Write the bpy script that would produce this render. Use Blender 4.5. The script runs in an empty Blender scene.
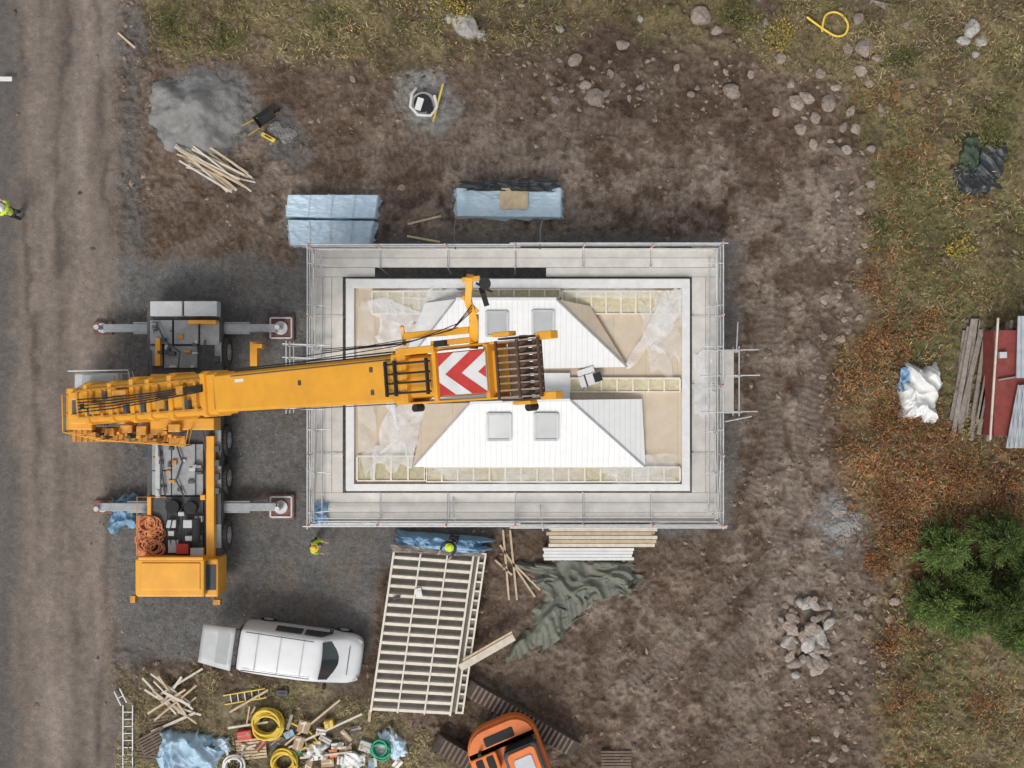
import bpy, bmesh, math, random
import numpy as np
from mathutils import Vector, Matrix
from mathutils import noise as mnoise
random.seed(7); np.random.seed(7)
H=50.0; S=25.0
def W(px,py,z=0.0):
    k=(H-z)/H/S
    return Vector(((px-512)*k,(384-py)*k,z))
scene=bpy.context.scene
col=scene.collection
# ------------------------------------------------------------ noise
_tabs={}
def vn(x,y,seed=0):
    if seed not in _tabs: _tabs[seed]=np.random.RandomState(seed).rand(256,256)
    t=_tabs[seed]
    xi=np.floor(x).astype(int); yi=np.floor(y).astype(int)
    fx=x-xi; fy=y-yi
    fx=fx*fx*(3-2*fx); fy=fy*fy*(3-2*fy)
    a=t[xi&255,yi&255]; b=t[(xi+1)&255,yi&255]; c=t[xi&255,(yi+1)&255]; d=t[(xi+1)&255,(yi+1)&255]
    return (a*(1-fx)+b*fx)*(1-fy)+(c*(1-fx)+d*fx)*fy
def fbm(x,y,f,o=4,seed=0,g=.5):
    s=0;a=1;n=0
    for i in range(o):
        s=s+a*vn(x*f+i*17.3,y*f+i*9.1,seed+i); n+=a; a*=g; f*=2.03
    return s/n
def sst(x,a,b):
    t=np.clip((x-a)/(b-a),0,1); return t*t*(3-2*t)
def sdf(x,y,poly):
    d=np.full(x.shape,1e9); ins=np.zeros(x.shape,bool)
    n=len(poly)
    for i in range(n):
        ax,ay=poly[i]; bx,by=poly[(i+1)%n]
        ex,ey=bx-ax,by-ay
        wx,wy=x-ax,y-ay
        t=np.clip((wx*ex+wy*ey)/(ex*ex+ey*ey+1e-9),0,1)
        d=np.minimum(d,np.hypot(wx-ex*t,wy-ey*t))
        c=((ay>y)!=(by>y))
        xx=(bx-ax)*(y-ay)/((by-ay) if by!=ay else 1e-9)+ax
        ins^=(c&(x<xx))
    return np.where(ins,-d,d)
# ------------------------------------------------------------ materials
def nd(nt,t,**k):
    n=nt.nodes.new(t)
    for a,b in k.items(): setattr(n,a,b)
    return n
def M(name,c,rough=.6,metal=0,var=.25,scale=4,bump=.15,bscale=30,c2=None,coat=0,stripe=None,alpha=1,spec=.5,trans=0):
    m=bpy.data.materials.new(name); m.use_nodes=True; nt=m.node_tree; L=nt.links
    b=nt.nodes['Principled BSDF']
    b.inputs['Roughness'].default_value=rough; b.inputs['Metallic'].default_value=metal
    b.inputs['Coat Weight'].default_value=coat
    b.inputs['Specular IOR Level'].default_value=spec
    b.inputs['Alpha'].default_value=alpha
    tc=nd(nt,'ShaderNodeTexCoord')
    n=nd(nt,'ShaderNodeTexNoise'); n.inputs['Scale'].default_value=scale; n.inputs['Detail'].default_value=8; n.inputs['Roughness'].default_value=.65
    L.new(tc.outputs['Object'],n.inputs['Vector'])
    r=nd(nt,'ShaderNodeValToRGB'); r.color_ramp.elements[0].position=.3; r.color_ramp.elements[1].position=.72
    d=c2 if c2 else tuple(x*(1-var) for x in c)
    u=tuple(min(1,x*(1+var*.5)) for x in c)
    r.color_ramp.elements[0].color=(*d,1); r.color_ramp.elements[1].color=(*u,1)
    L.new(n.outputs['Fac'],r.inputs['Fac'])
    oi=nd(nt,'ShaderNodeObjectInfo'); mr=nd(nt,'ShaderNodeMapRange'); mr.inputs['To Min'].default_value=1-var*.5; mr.inputs['To Max'].default_value=1+var*.25
    L.new(oi.outputs['Random'],mr.inputs['Value'])
    mx=nd(nt,'ShaderNodeVectorMath',operation='SCALE'); L.new(r.outputs['Color'],mx.inputs[0]); L.new(mr.outputs['Result'],mx.inputs['Scale'])
    out=mx.outputs[0]
    if stripe:
        ax,per,dark,wd=stripe
        sp=nd(nt,'ShaderNodeSeparateXYZ'); L.new(tc.outputs['Object'],sp.inputs[0])
        dv=nd(nt,'ShaderNodeMath',operation='DIVIDE'); dv.inputs[1].default_value=per; L.new(sp.outputs[ax],dv.inputs[0])
        fr=nd(nt,'ShaderNodeMath',operation='FRACT'); L.new(dv.outputs[0],fr.inputs[0])
        lt=nd(nt,'ShaderNodeMath',operation='GREATER_THAN'); lt.inputs[1].default_value=wd; L.new(fr.outputs[0],lt.inputs[0])
        m2=nd(nt,'ShaderNodeMapRange'); m2.inputs['To Min'].default_value=dark; L.new(lt.outputs[0],m2.inputs['Value'])
        mm=nd(nt,'ShaderNodeVectorMath',operation='SCALE'); L.new(out,mm.inputs[0]); L.new(m2.outputs['Result'],mm.inputs['Scale'])
        out=mm.outputs[0]
    L.new(out,b.inputs['Base Color'])
    if bump>0:
        n2=nd(nt,'ShaderNodeTexNoise'); n2.inputs['Scale'].default_value=bscale; n2.inputs['Detail'].default_value=5
        L.new(tc.outputs['Object'],n2.inputs['Vector'])
        bp=nd(nt,'ShaderNodeBump'); bp.inputs['Strength'].default_value=bump; bp.inputs['Distance'].default_value=.03
        L.new(n2.outputs['Fac'],bp.inputs['Height']); L.new(bp.outputs['Normal'],b.inputs['Normal'])
    return m
def colmat(name,rough=.9):
    m=bpy.data.materials.new(name); m.use_nodes=True; nt=m.node_tree; L=nt.links
    b=nt.nodes['Principled BSDF']; b.inputs['Roughness'].default_value=rough; b.inputs['Specular IOR Level'].default_value=.15
    a=nd(nt,'ShaderNodeAttribute',attribute_name='Col'); 
    tc=nd(nt,'ShaderNodeTexCoord'); n=nd(nt,'ShaderNodeTexNoise'); n.inputs['Scale'].default_value=9
    L.new(tc.outputs['Object'],n.inputs['Vector'])
    mr=nd(nt,'ShaderNodeMapRange'); mr.inputs['To Min'].default_value=.6; mr.inputs['To Max'].default_value=1.4; L.new(n.outputs['Fac'],mr.inputs['Value'])
    s=nd(nt,'ShaderNodeVectorMath',operation='SCALE'); L.new(a.outputs['Color'],s.inputs[0]); L.new(mr.outputs['Result'],s.inputs['Scale'])
    L.new(s.outputs[0],b.inputs['Base Color'])
    return m
YEL=M('crane_yellow_paint',(.78,.37,.03),.45,0,.10,1.2,.04,c2=(.66,.30,.03))
YEL2=M('crane_ochre_parts',(.62,.30,.04),.5,0,.3,3,.1,c2=(.34,.16,.03))
ORG=M('orange_paint',(.74,.18,.03),.4,0,.2,2,.05,c2=(.58,.14,.025))
WHT=M('white_paint',(.72,.72,.71),.35,0,.12,2,.02)
VANW=M('van_white_paint',(.70,.71,.72),.3,0,.08,1.5,0,coat=.3)
ROOFW=M('white_roof_boards',(.74,.74,.73),.55,0,.06,3,.05,stripe=(0,.2,.84,.12))
RIM=M('white_membrane',(.70,.70,.69),.6,0,.12,3,.15,bscale=8)
BEI=M('chipboard_floor',(.60,.50,.385),.8,0,.1,2,.1,c2=(.52,.43,.32),stripe=(0,1.2,.8,.02))
INS=M('mineral_wool',(.56,.50,.34),.95,0,.3,5,.6,bscale=15,c2=(.42,.37,.24))
WOOD=M('fresh_timber',(.58,.46,.31),.75,0,.25,4,.2,c2=(.44,.33,.21))
PALE=M('pale_timber',(.66,.60,.50),.75,0,.2,4,.2,c2=(.52,.46,.38))
SLAT=M('pale_sawn_slats',(.74,.69,.60),.7,0,.15,4,.15,c2=(.62,.57,.48))
OLDW=M('weathered_timber',(.32,.285,.25),.85,0,.35,4,.4,c2=(.19,.165,.14))
DRKW=M('dark_pallet_timber',(.17,.125,.095),.85,0,.35,4,.4)
ALU=M('galvanised_steel',(.62,.63,.64),.4,.3,.25,5,.05)
DECK=M('scaffold_deck_boards',(.60,.575,.535),.75,0,.2,1.6,.25,c2=(.49,.465,.43))
GRY=M('grey_deck_plate',(.34,.36,.375),.55,.1,.2,3,.1,c2=(.24,.25,.26))
LGR=M('light_grey_paint',(.50,.52,.53),.5,0,.15,3,.05)
DGR=M('dark_grey_steel',(.09,.095,.10),.6,.2,.4,4,.2)
BLK=M('black_rubber',(.02,.02,.022),.8,0,.4,6,.3)
TYR=M('dusty_tyre_rubber',(.06,.055,.05),.85,0,.4,6,.3)
GLS=M('dark_glass',(.035,.045,.05),.08,0,.1,2,0,spec=.8)
SKY=M('skylight_glass',(.38,.395,.39),.15,0,.12,2,0,spec=.8)
RED=M('red_paint',(.58,.045,.04),.5,0,.2,3,.05)
REDB=M('dull_red_metal',(.26,.05,.04),.7,0,.35,3,.2)
RUST=M('rusty_steel',(.24,.12,.095),.85,.1,.4,6,.4,c2=(.13,.065,.05))
SHV=M('dark_brown_sheave_steel',(.12,.07,.05),.7,.2,.4,6,.2)
BLU=M('blue_plastic_tarp',(.24,.42,.60),.4,0,.3,2,.3,bscale=6,c2=(.16,.30,.46))
BLUL=M('pale_blue_wrapping',(.56,.69,.79),.4,0,.15,2,.3,bscale=6,c2=(.46,.61,.73))
WPL=M('white_plastic_sheet',(.74,.74,.72),.4,0,.12,3,.3,bscale=6)
BPL=M('black_plastic_sheet',(.03,.035,.04),.45,0,.4,3,.5,bscale=6)
NET=M('dark_green_netting',(.05,.08,.045),.7,0,.4,3,.5,bscale=9)
GTP=M('grey_green_tarp',(.165,.17,.135),.6,0,.15,1.0,.5,bscale=4,c2=(.13,.135,.105))
ORR=M('orange_rope',(.66,.25,.12),.8,0,.4,8,.5)
YPL=M('yellow_plastic_pipe',(.76,.53,.06),.5,0,.25,3,.1)
GRN=M('green_plastic',(.03,.32,.19),.5,0,.2,3,.1)
CAR=M('cardboard',(.44,.31,.19),.85,0,.25,4,.1)
ROCK=M('granite_rock',(.36,.295,.25),.9,0,.4,3,.7,bscale=9,c2=(.19,.15,.12))
ROCKG=M('grey_boulder_rock',(.44,.42,.385),.9,0,.4,3,.7,bscale=9,c2=(.24,.225,.2))
GPIL=M('crushed_stone',(.27,.265,.255),.95,0,.35,2.2,1.0,bscale=14,c2=(.17,.165,.16))
HIV=M('hi_vis_fabric',(.62,.80,.03),.7,0,.2,5,.1)
SKIN=M('skin',(.50,.30,.22),.6,0,.1,5,0)
NAVY=M('dark_work_trousers',(.03,.035,.05),.8,0,.3,5,.2)
CONC=M('concrete',(.42,.41,.39),.85,0,.2,4,.3)
BARK=M('bark',(.10,.075,.055),.9,0,.3,6,.6)
MUD=M('muddy_track_steel',(.085,.065,.052),.9,0,.3,6,.5)
MUDL=M('muddy_track_cleats',(.22,.17,.13),.9,0,.3,6,.5)
LEAF=colmat('foliage')
def plastic(lo,hi,f0,f1):
    m=bpy.data.materials.new('clear_plastic_film'); m.use_nodes=True; nt=m.node_tree; L=nt.links
    b=nt.nodes['Principled BSDF']; b.inputs['Roughness'].default_value=.4
    b.inputs['Base Color'].default_value=(.85,.85,.85,1)
    tc=nd(nt,'ShaderNodeTexCoord'); n=nd(nt,'ShaderNodeTexNoise'); n.inputs['Scale'].default_value=1.0; n.inputs['Detail'].default_value=7; n.inputs['Distortion'].default_value=.8
    L.new(tc.outputs['Object'],n.inputs['Vector'])
    mr=nd(nt,'ShaderNodeMapRange'); mr.inputs['From Min'].default_value=f0; mr.inputs['From Max'].default_value=f1; mr.inputs['To Min'].default_value=lo; mr.inputs['To Max'].default_value=hi
    L.new(n.outputs['Fac'],mr.inputs['Value']); L.new(mr.outputs['Result'],b.inputs['Alpha'])
    return m
FILM=plastic(.04,.42,.38,.66); FILM2=plastic(.14,.66,.36,.66)
# ------------------------------------------------------------ mesh builder
class MB:
    def __init__(s): s.v=[];s.f=[];s.m=[];s.s=[];s.T=None
    def add(s,vs,fs,mat=0,smooth=False):
        o=len(s.v)
        for p in vs:
            p=Vector(p)
            if s.T is not None: p=s.T@p
            s.v.append(p)
        for f in fs: s.f.append([i+o for i in f]); s.m.append(mat); s.s.append(smooth)
    def box(s,c,d,rz=0,mat=0):
        R=Matrix.Rotation(rz,3,'Z'); c=Vector(c)
        vs=[c+R@Vector((x*d[0]/2,y*d[1]/2,z*d[2]/2)) for z in(-1,1) for x,y in((-1,-1),(1,-1),(1,1),(-1,1))]
        s.add(vs,[(3,2,1,0),(4,5,6,7),(0,1,5,4),(1,2,6,5),(2,3,7,6),(3,0,4,7)],mat)
    def bx(s,x0,y0,x1,y1,z0,z1,mat=0):
        a=W(x0,y1,z1); b=W(x1,y0,z1)
        s.box(((a.x+b.x)/2,(a.y+b.y)/2,(z0+z1)/2),(b.x-a.x,b.y-a.y,z1-z0),0,mat)
    def beam(s,a,b,w,h,mat=0):
        a=Vector(a);b=Vector(b);d=(b-a).normalized()
        up=Vector((0,0,1)) if abs(d.z)<.98 else Vector((1,0,0))
        sd=d.cross(up).normalized(); u=sd.cross(d)
        vs=[p+sd*(x*w/2)+u*(y*h/2) for p in(a,b) for x,y in((-1,-1),(1,-1),(1,1),(-1,1))]
        s.add(vs,[(0,1,2,3),(7,6,5,4),(0,4,5,1),(1,5,6,2),(2,6,7,3),(3,7,4,0)],mat)
    def cyl(s,a,b,r,r2=None,n=14,mat=0):
        a=Vector(a);b=Vector(b);r2=r if r2 is None else r2
        d=(b-a).normalized(); up=Vector((0,0,1)) if abs(d.z)<.9 else Vector((1,0,0))
        x=d.cross(up).normalized(); y=d.cross(x)
        vs=[];
        for p,q in((a,r),(b,r2)):
            for i in range(n):
                t=2*math.pi*i/n; vs.append(p+x*(q*math.cos(t))+y*(q*math.sin(t)))
        s.add(vs,[(i,(i+1)%n,n+(i+1)%n,n+i) for i in range(n)],mat,True)
        s.add(vs[:n],[tuple(range(n-1,-1,-1))],mat); s.add(vs[n:],[tuple(range(n))],mat)
    def tube(s,pts,r,n=6,mat=0,closed=False):
        pts=[Vector(p) for p in pts]; N=len(pts); vs=[]
        for i,p in enumerate(pts):
            q=pts[(i+1)%N] if (closed or i<N-1) else p; o=pts[i-1] if (closed or i>0) else p
            d=(q-o).normalized(); up=Vector((0,0,1)) if abs(d.z)<.95 else Vector((1,0,0))
            x=d.cross(up).normalized(); y=d.cross(x)
            for j in range(n):
                t=2*math.pi*j/n; vs.append(p+x*(r*math.cos(t))+y*(r*math.sin(t)))
        fs=[]
        for i in range(N if closed else N-1):
            k=(i+1)%N
            for j in range(n): fs.append((i*n+j,i*n+(j+1)%n,k*n+(j+1)%n,k*n+j))
        s.add(vs,fs,mat,True)
    def prism(s,poly,z0,z1,mat=0):
        n=len(poly)
        vs=[(p[0],p[1],z0) for p in poly]+[(p[0],p[1],z1) for p in poly]
        s.add(vs,[tuple(range(n-1,-1,-1)),tuple(range(n,2*n))]+[(i,(i+1)%n,n+(i+1)%n,n+i) for i in range(n)],mat)
    def quadslab(s,pts,th,mat=0):
        pts=[Vector(p) for p in pts]; n=len(pts)
        lo=[p-Vector((0,0,th)) for p in pts]
        s.add(lo+pts,[tuple(range(n-1,-1,-1)),tuple(range(n,2*n))]+[(i,(i+1)%n,n+(i+1)%n,n+i) for i in range(n)],mat)
    def grid(s,nx,ny,fn,mat=0,smooth=True):
        vs=[fn(i/nx,j/ny) for j in range(ny+1) for i in range(nx+1)]
        s.add(vs,[(j*(nx+1)+i,j*(nx+1)+i+1,(j+1)*(nx+1)+i+1,(j+1)*(nx+1)+i) for j in range(ny) for i in range(nx)],mat,smooth)
def fixn(me):
    bm=bmesh.new(); bm.from_mesh(me); bmesh.ops.recalc_face_normals(bm,faces=bm.faces); bm.to_mesh(me); bm.free()
def mk(mb,name,mats,parent=None,bevel=0,org=None,fix=True):
    if org is not None: org=Vector(org)
    elif parent is not None and getattr(mb,'world',True): org=Vector(parent.location)
    else: org=Vector((0,0,0))
    me=bpy.data.meshes.new(name)
    me.from_pydata([tuple(v-org) for v in mb.v],[],mb.f)
    for m in (mats if isinstance(mats,(list,tuple)) else [mats]): me.materials.append(m)
    me.polygons.foreach_set('material_index',mb.m); me.polygons.foreach_set('use_smooth',mb.s)
    if fix: fixn(me)
    me.update()
    o=bpy.data.objects.new(name,me); col.objects.link(o)
    if parent is not None: o.parent=parent
    else: o.location=org
    if bevel>0:
        b=o.modifiers.new('bevel','BEVEL'); b.width=bevel; b.segments=2; b.limit_method='ANGLE'; b.angle_limit=.6
    return o
def tag(o,label,cat,group=None):
    o['label']=label; o['category']=cat
    if group: o['group']=group
    return o
def root(name,loc,label,cat,group=None,rz=0):
    e=bpy.data.objects.new(name,None); col.objects.link(e); e.location=loc; e.rotation_euler=(0,0,rz); e.empty_display_size=.3
    return tag(e,label,cat,group)
def local(mb): mb.world=False; return mb
# ------------------------------------------------------------ GROUND
def axis(lo,hi,st):
    a=np.arange(lo,hi+1e-6,st)
    o=np.cumsum(np.array([.1,.2,.4,.8,1.5,3,6,12,25,50,100,200,400,800]))
    return np.concatenate([(lo-o)[::-1],a,hi+o])
GS=.055
gx=axis(-22.5,22.5,GS); gy=axis(-17.5,17.5,GS)
X,Y=np.meshgrid(gx,gy)
PX=X*25+512; PY=384-Y*25
def cols(*a): return np.array(a,float)
def build_masks(X,Y):
    PX=X*25+512; PY=384-Y*25
    wx=PX+(fbm(X,Y,.35,4,11)-.5)*60+(fbm(X,Y,2.2,2,17)-.5)*14; wy=PY+(fbm(X,Y,.35,4,21)-.5)*60+(fbm(X,Y,2.2,2,27)-.5)*14
    m={}
    m['road']=sst(-(wx*.35+PX*.65-114),-14,14)
    m['pad']=sst(-sdf(wx*.5+PX*.5,wy*.5+PY*.5,[(105,262),(300,262),(300,236),(735,236),(735,535),(480,535),(385,560),(375,640),(345,690),(120,640),(100,500)]),-8,8)
    m['grasstop']=sst(-sdf(wx,wy,[(130,-400),(1500,-400),(1500,60),(860,75),(760,70),(640,40),(470,45),(400,75),(250,70),(140,75)]),-14,18)
    m['right']=sst(-sdf(wx,wy,[(870,-400),(2600,-400),(2600,1400),(850,1400),(870,700),(880,600),(858,520),(845,400),(862,250),(855,80)]),-16,20)
    m['fern']=sst(-sdf(wx,wy,[(855,345),(895,350),(925,420),(980,445),(1300,430),(1300,560),(930,560),(895,585),(862,550),(850,460)]),-30,20)*(.35+.65*sst(fbm(X,Y,.7,3,190),.32,.52))
    m['bl']=sst(-sdf(wx,wy,[(118,660),(200,662),(240,690),(365,690),(450,760),(470,1400),(110,1400)]),-14,14)
    return m
m=build_masks(X,Y)
n1=fbm(X,Y,.16,5,31); n2=fbm(X,Y,.9,5,41,.6); n3=fbm(X,Y,3.2,3,51,.6); n4=fbm(X,Y,7.,2,61)
def mixc(a,b,t): return a*(1-t[...,None])+b*t[...,None]
dirtA=cols(.122,.084,.060); dirtB=cols(.182,.134,.100); clay=cols(.295,.240,.196)
C=mixc(dirtA,dirtB,sst(n2,.32,.68))
claym=sst(-sdf(PX,PY,[(235,150),(460,125),(600,120),(850,130),(850,330),(835,640),(730,720),(600,740),(560,600),(740,540),(740,240),(280,240)]),-60,50)
C=mixc(C,clay,np.clip(sst(n1*.4+n2*.35+n3*.25,.44,.60)*(claym*.85+.08),0,1))
dk=sst(fbm(X,Y,.25,3,77),.55,.72)
C=C*(1-.2*dk[...,None])
clod=sst(fbm(X,Y,2.6,3,177,.6),.55,.66); crack=sst(-np.abs(fbm(X,Y,1.5,4,277,.6)-.5),-.03,0)
Z=np.zeros_like(X)
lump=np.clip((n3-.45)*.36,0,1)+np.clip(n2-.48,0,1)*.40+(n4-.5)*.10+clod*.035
dirtmask=np.clip(1-m['road']-m['pad'],0,1)
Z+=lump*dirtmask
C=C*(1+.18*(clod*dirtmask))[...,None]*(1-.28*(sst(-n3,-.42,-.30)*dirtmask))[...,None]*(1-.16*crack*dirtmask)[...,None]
tracks=[[(170,235),(260,190),(380,165),(560,150),(760,150)],[(200,250),(300,205),(420,190),(560,175),(800,190)],[(770,200),(790,330),(780,470),(740,600),(640,700)],[(815,180),(835,330),(820,480),(790,640),(700,740)],
 [(600,740),(640,640),(700,560),(760,430)],[(225,262),(330,165),(440,110)],[(620,600),(700,640),(800,560)],[(745,230),(752,380),(748,540)]]
for ti,tr in enumerate(tracks):
    pts=[]
    for i in range(len(tr)-1):
        for k in range(8):
            t=k/8; pts.append((tr[i][0]*(1-t)+tr[i+1][0]*t,tr[i][1]*(1-t)+tr[i+1][1]*t))
    pts.append(tr[-1]); P=np.array(pts,float)
    for _ in range(5): P[1:-1]=(P[:-2]+P[1:-1]*2+P[2:])/4
    for off in (-1,1):
        keep=sst(fbm(X,Y,.45,3,200+ti*3+off),.40,.56)
        best=np.full(X.shape,1e9); sx=np.zeros(X.shape); acc=0
        for i in range(len(P)-1):
            a=P[i];b=P[i+1]; e=b-a; l=np.hypot(*e); nr=np.array([-e[1],e[0]])/l*off*24
            wxx=PX+(n1-.5)*50-a[0]-nr[0]; wyy=PY+(n1-.5)*40-a[1]-nr[1]
            t=(wxx*e[0]+wyy*e[1])/(l*l); tc_=np.clip(t,0,1)
            d=np.hypot(wxx-e[0]*tc_,wyy-e[1]*tc_)+(n2-.5)*8+(n3-.5)*4
            q=d<best; best=np.where(q,d,best); sx=np.where(q,acc+tc_*l,sx); acc+=l
        w=sst(-best,-8.5,-5.0)*dirtmask*keep
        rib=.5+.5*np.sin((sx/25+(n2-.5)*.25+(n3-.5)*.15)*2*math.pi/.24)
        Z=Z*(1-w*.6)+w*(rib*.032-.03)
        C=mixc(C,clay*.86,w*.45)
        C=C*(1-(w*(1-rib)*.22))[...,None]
padc=cols(.148,.143,.137)[None,None,:]*(.65+.7*n2)[...,None]
C=mixc(C,padc,m['pad'])
brownp=sst(fbm(X,Y,.45,4,88),.50,.66)*m['pad']
C=mixc(C,cols(.175,.148,.125),brownp*.6)
streak=fbm(X*2.6,Y*.2,1.,4,71); st2=fbm(X*1.1,Y*.14,1.,3,75)
rc=cols(.200,.167,.142)[None,None,:]*(.5+.4*streak+.5*st2+.35*(n2-.5)+.25*(n3-.5))[...,None]
C=mixc(C,rc,m['road'])
lane=np.exp(-((PX-48+8*np.sin(PY/170)+(n2-.5)*12)/13)**2)+np.exp(-((PX-90+8*np.sin(PY/170)+(n2-.5)*12)/10)**2)
C=C*(1+.17*(lane*m['road'])[...,None])
for cx,wd,seed in ((66,5,0),(30,4,1),(104,4,2)):
    rutd=np.exp(-((PX-cx+9*np.sin(PY/150+seed)+(n2-.5)*18)/wd)**2)*m['road']*sst(fbm(X,Y,.3,3,300+seed),.38,.56)
    C=C*(1-.36*rutd)[...,None]
edge=np.exp(-((PX-130+8*(n2-.5)*4)/13)**2)
C=mixc(C,cols(.155,.15,.143),np.clip(edge,0,1)*.7)
C=mixc(C,cols(.105,.098,.093),sst(-PX+(n2-.5)*30,-24,-8)*.75)
for (cx,cy,r,cc) in [(428,103,32,(.29,.28,.265)),(843,522,26,(.25,.25,.25)),(205,118,52,(.19,.18,.168)),(285,140,18,(.14,.136,.13))]:
    w=sst(-(np.hypot(PX-cx,PY-cy)+(n2-.5)*60+(n3-.5)*24),-r-7,-r+9)
    C=mixc(C,np.array(cc),w*.9)
gr=cols(.225,.18,.10)
veg=np.clip(m['grasstop']*sst(fbm(X,Y,.5,4,91),.30,.46)+m['right'],0,1)
vc=mixc(cols(.12,.092,.055),gr,sst(n2,.3,.62)); vc=mixc(vc,cols(.11,.115,.042),sst(fbm(X,Y,.3,4,95),.55,.7)*.6)
C=mixc(C,vc,veg*(1-m['road']))
C=mixc(C,mixc(cols(.12,.07,.042),cols(.22,.115,.058),sst(n2,.35,.6)),m['fern']*.85)
C=mixc(C,mixc(cols(.15,.12,.08),cols(.26,.22,.13),sst(n2,.35,.6)),m['bl']*.85*(1-m['road']))
C=C*(.84+.32*n4)[...,None]
Z+= (veg*.12*n3)
Z=np.where(m['road']>.5,(n3-.5)*.02,Z)
Z=Z*(1-m['pad'])+m['pad']*(n4-.5)*.03
far=np.maximum(np.abs(X)-22.5,np.abs(Y)-17.5)
Z=np.where(far>0,0,Z)-.02
grain=np.clip(1-.5*m['road']-.1*m['pad'],.3,1)
ny,nx=X.shape
def numesh(name,co,quads,cols_=None,mat=None,smooth=True,k=4,al=None):
    me=bpy.data.meshes.new(name); nv=len(co); nf=len(quads)
    me.vertices.add(nv); me.vertices.foreach_set('co',np.ascontiguousarray(co,dtype=np.float32).ravel())
    me.loops.add(nf*k); me.loops.foreach_set('vertex_index',np.ascontiguousarray(quads,dtype=np.int32).ravel())
    me.polygons.add(nf); me.polygons.foreach_set('loop_start',np.arange(0,nf*k,k,dtype=np.int32)); me.polygons.foreach_set('loop_total',np.full(nf,k,dtype=np.int32))
    me.polygons.foreach_set('use_smooth',np.full(nf,smooth))
    me.update(calc_edges=True); me.validate()
    if cols_ is not None:
        a=me.color_attributes.new('Col','FLOAT_COLOR','POINT')
        c=np.ones((nv,4),np.float32); c[:,:3]=cols_
        if al is not None: c[:,3]=al
        a.data.foreach_set('color',c.ravel())
    if mat: me.materials.append(mat)
    o=bpy.data.objects.new(name,me); col.objects.link(o); return o
idx=np.arange(ny*nx).reshape(ny,nx)
q=np.stack([idx[:-1,:-1],idx[:-1,1:],idx[1:,1:],idx[1:,:-1]],-1).reshape(-1,4)
gm=bpy.data.materials.new('ground_soil'); gm.use_nodes=True; nt=gm.node_tree; L=nt.links
b=nt.nodes['Principled BSDF']; b.inputs['Roughness'].default_value=.9; b.inputs['Specular IOR Level'].default_value=.2
at=nd(nt,'ShaderNodeAttribute',attribute_name='Col'); tc=nd(nt,'ShaderNodeTexCoord')
na=nd(nt,'ShaderNodeTexNoise'); na.inputs['Scale'].default_value=4; na.inputs['Detail'].default_value=10; na.inputs['Roughness'].default_value=.75
nb=nd(nt,'ShaderNodeTexNoise'); nb.inputs['Scale'].default_value=18; nb.inputs['Detail'].default_value=5; nb.inputs['Roughness'].default_value=.75
vo=nd(nt,'ShaderNodeTexVoronoi'); vo.inputs['Scale'].default_value=9
for n_ in (na,nb,vo): L.new(tc.outputs['Object'],n_.inputs['Vector'])
def mrange(v,a,b_,c,d_):
    r=nd(nt,'ShaderNodeMapRange'); r.inputs['From Min'].default_value=a; r.inputs['From Max'].default_value=b_; r.inputs['To Min'].default_value=c; r.inputs['To Max'].default_value=d_; L.new(v,r.inputs['Value']); return r.outputs[0]
def mth(op,a,b_):
    n=nd(nt,'ShaderNodeMath',operation=op)
    for i,v in enumerate((a,b_)):
        if isinstance(v,(int,float)): n.inputs[i].default_value=v
        else: L.new(v,n.inputs[i])
    return n.outputs[0]
mu=mth('MULTIPLY',mrange(na.outputs['Fac'],.28,.72,.6,1.45),mrange(nb.outputs['Fac'],.3,.7,.62,1.4))
sp=nd(nt,'ShaderNodeSeparateColor'); L.new(vo.outputs['Color'],sp.inputs[0])
pm=mth('MULTIPLY',mth('LESS_THAN',vo.outputs['Distance'],.27),mth('GREATER_THAN',sp.outputs[0],.88))
pa=mth('ADD',mth('MULTIPLY',pm,.5),mu)
gf=mth('ADD',mth('MULTIPLY',mth('SUBTRACT',pa,1.0),at.outputs['Alpha']),1.0)
sc=nd(nt,'ShaderNodeVectorMath',operation='SCALE'); L.new(at.outputs['Color'],sc.inputs[0]); L.new(gf,sc.inputs['Scale']); L.new(sc.outputs[0],b.inputs['Base Color'])
hh=mth('MULTIPLY',mth('ADD',na.outputs['Fac'],mth('MULTIPLY',nb.outputs['Fac'],.4)),at.outputs['Alpha'])
bp=nd(nt,'ShaderNodeBump'); bp.inputs['Strength'].default_value=.9; bp.inputs['Distance'].default_value=.14; L.new(hh,bp.inputs['Height']); L.new(bp.outputs['Normal'],b.inputs['Normal'])
g=numesh('ground',np.stack([X,Y,Z],-1).reshape(-1,3),q,C.reshape(-1,3),gm,al=grain.reshape(-1)); g['kind']='structure'; g['label']='brown churned construction soil, gravel pad and rough grass'
def gz(x,y):
    i=np.clip(np.searchsorted(gx,x),0,nx-1); j=np.clip(np.searchsorted(gy,y),0,ny-1); return Z[j,i]
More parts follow.
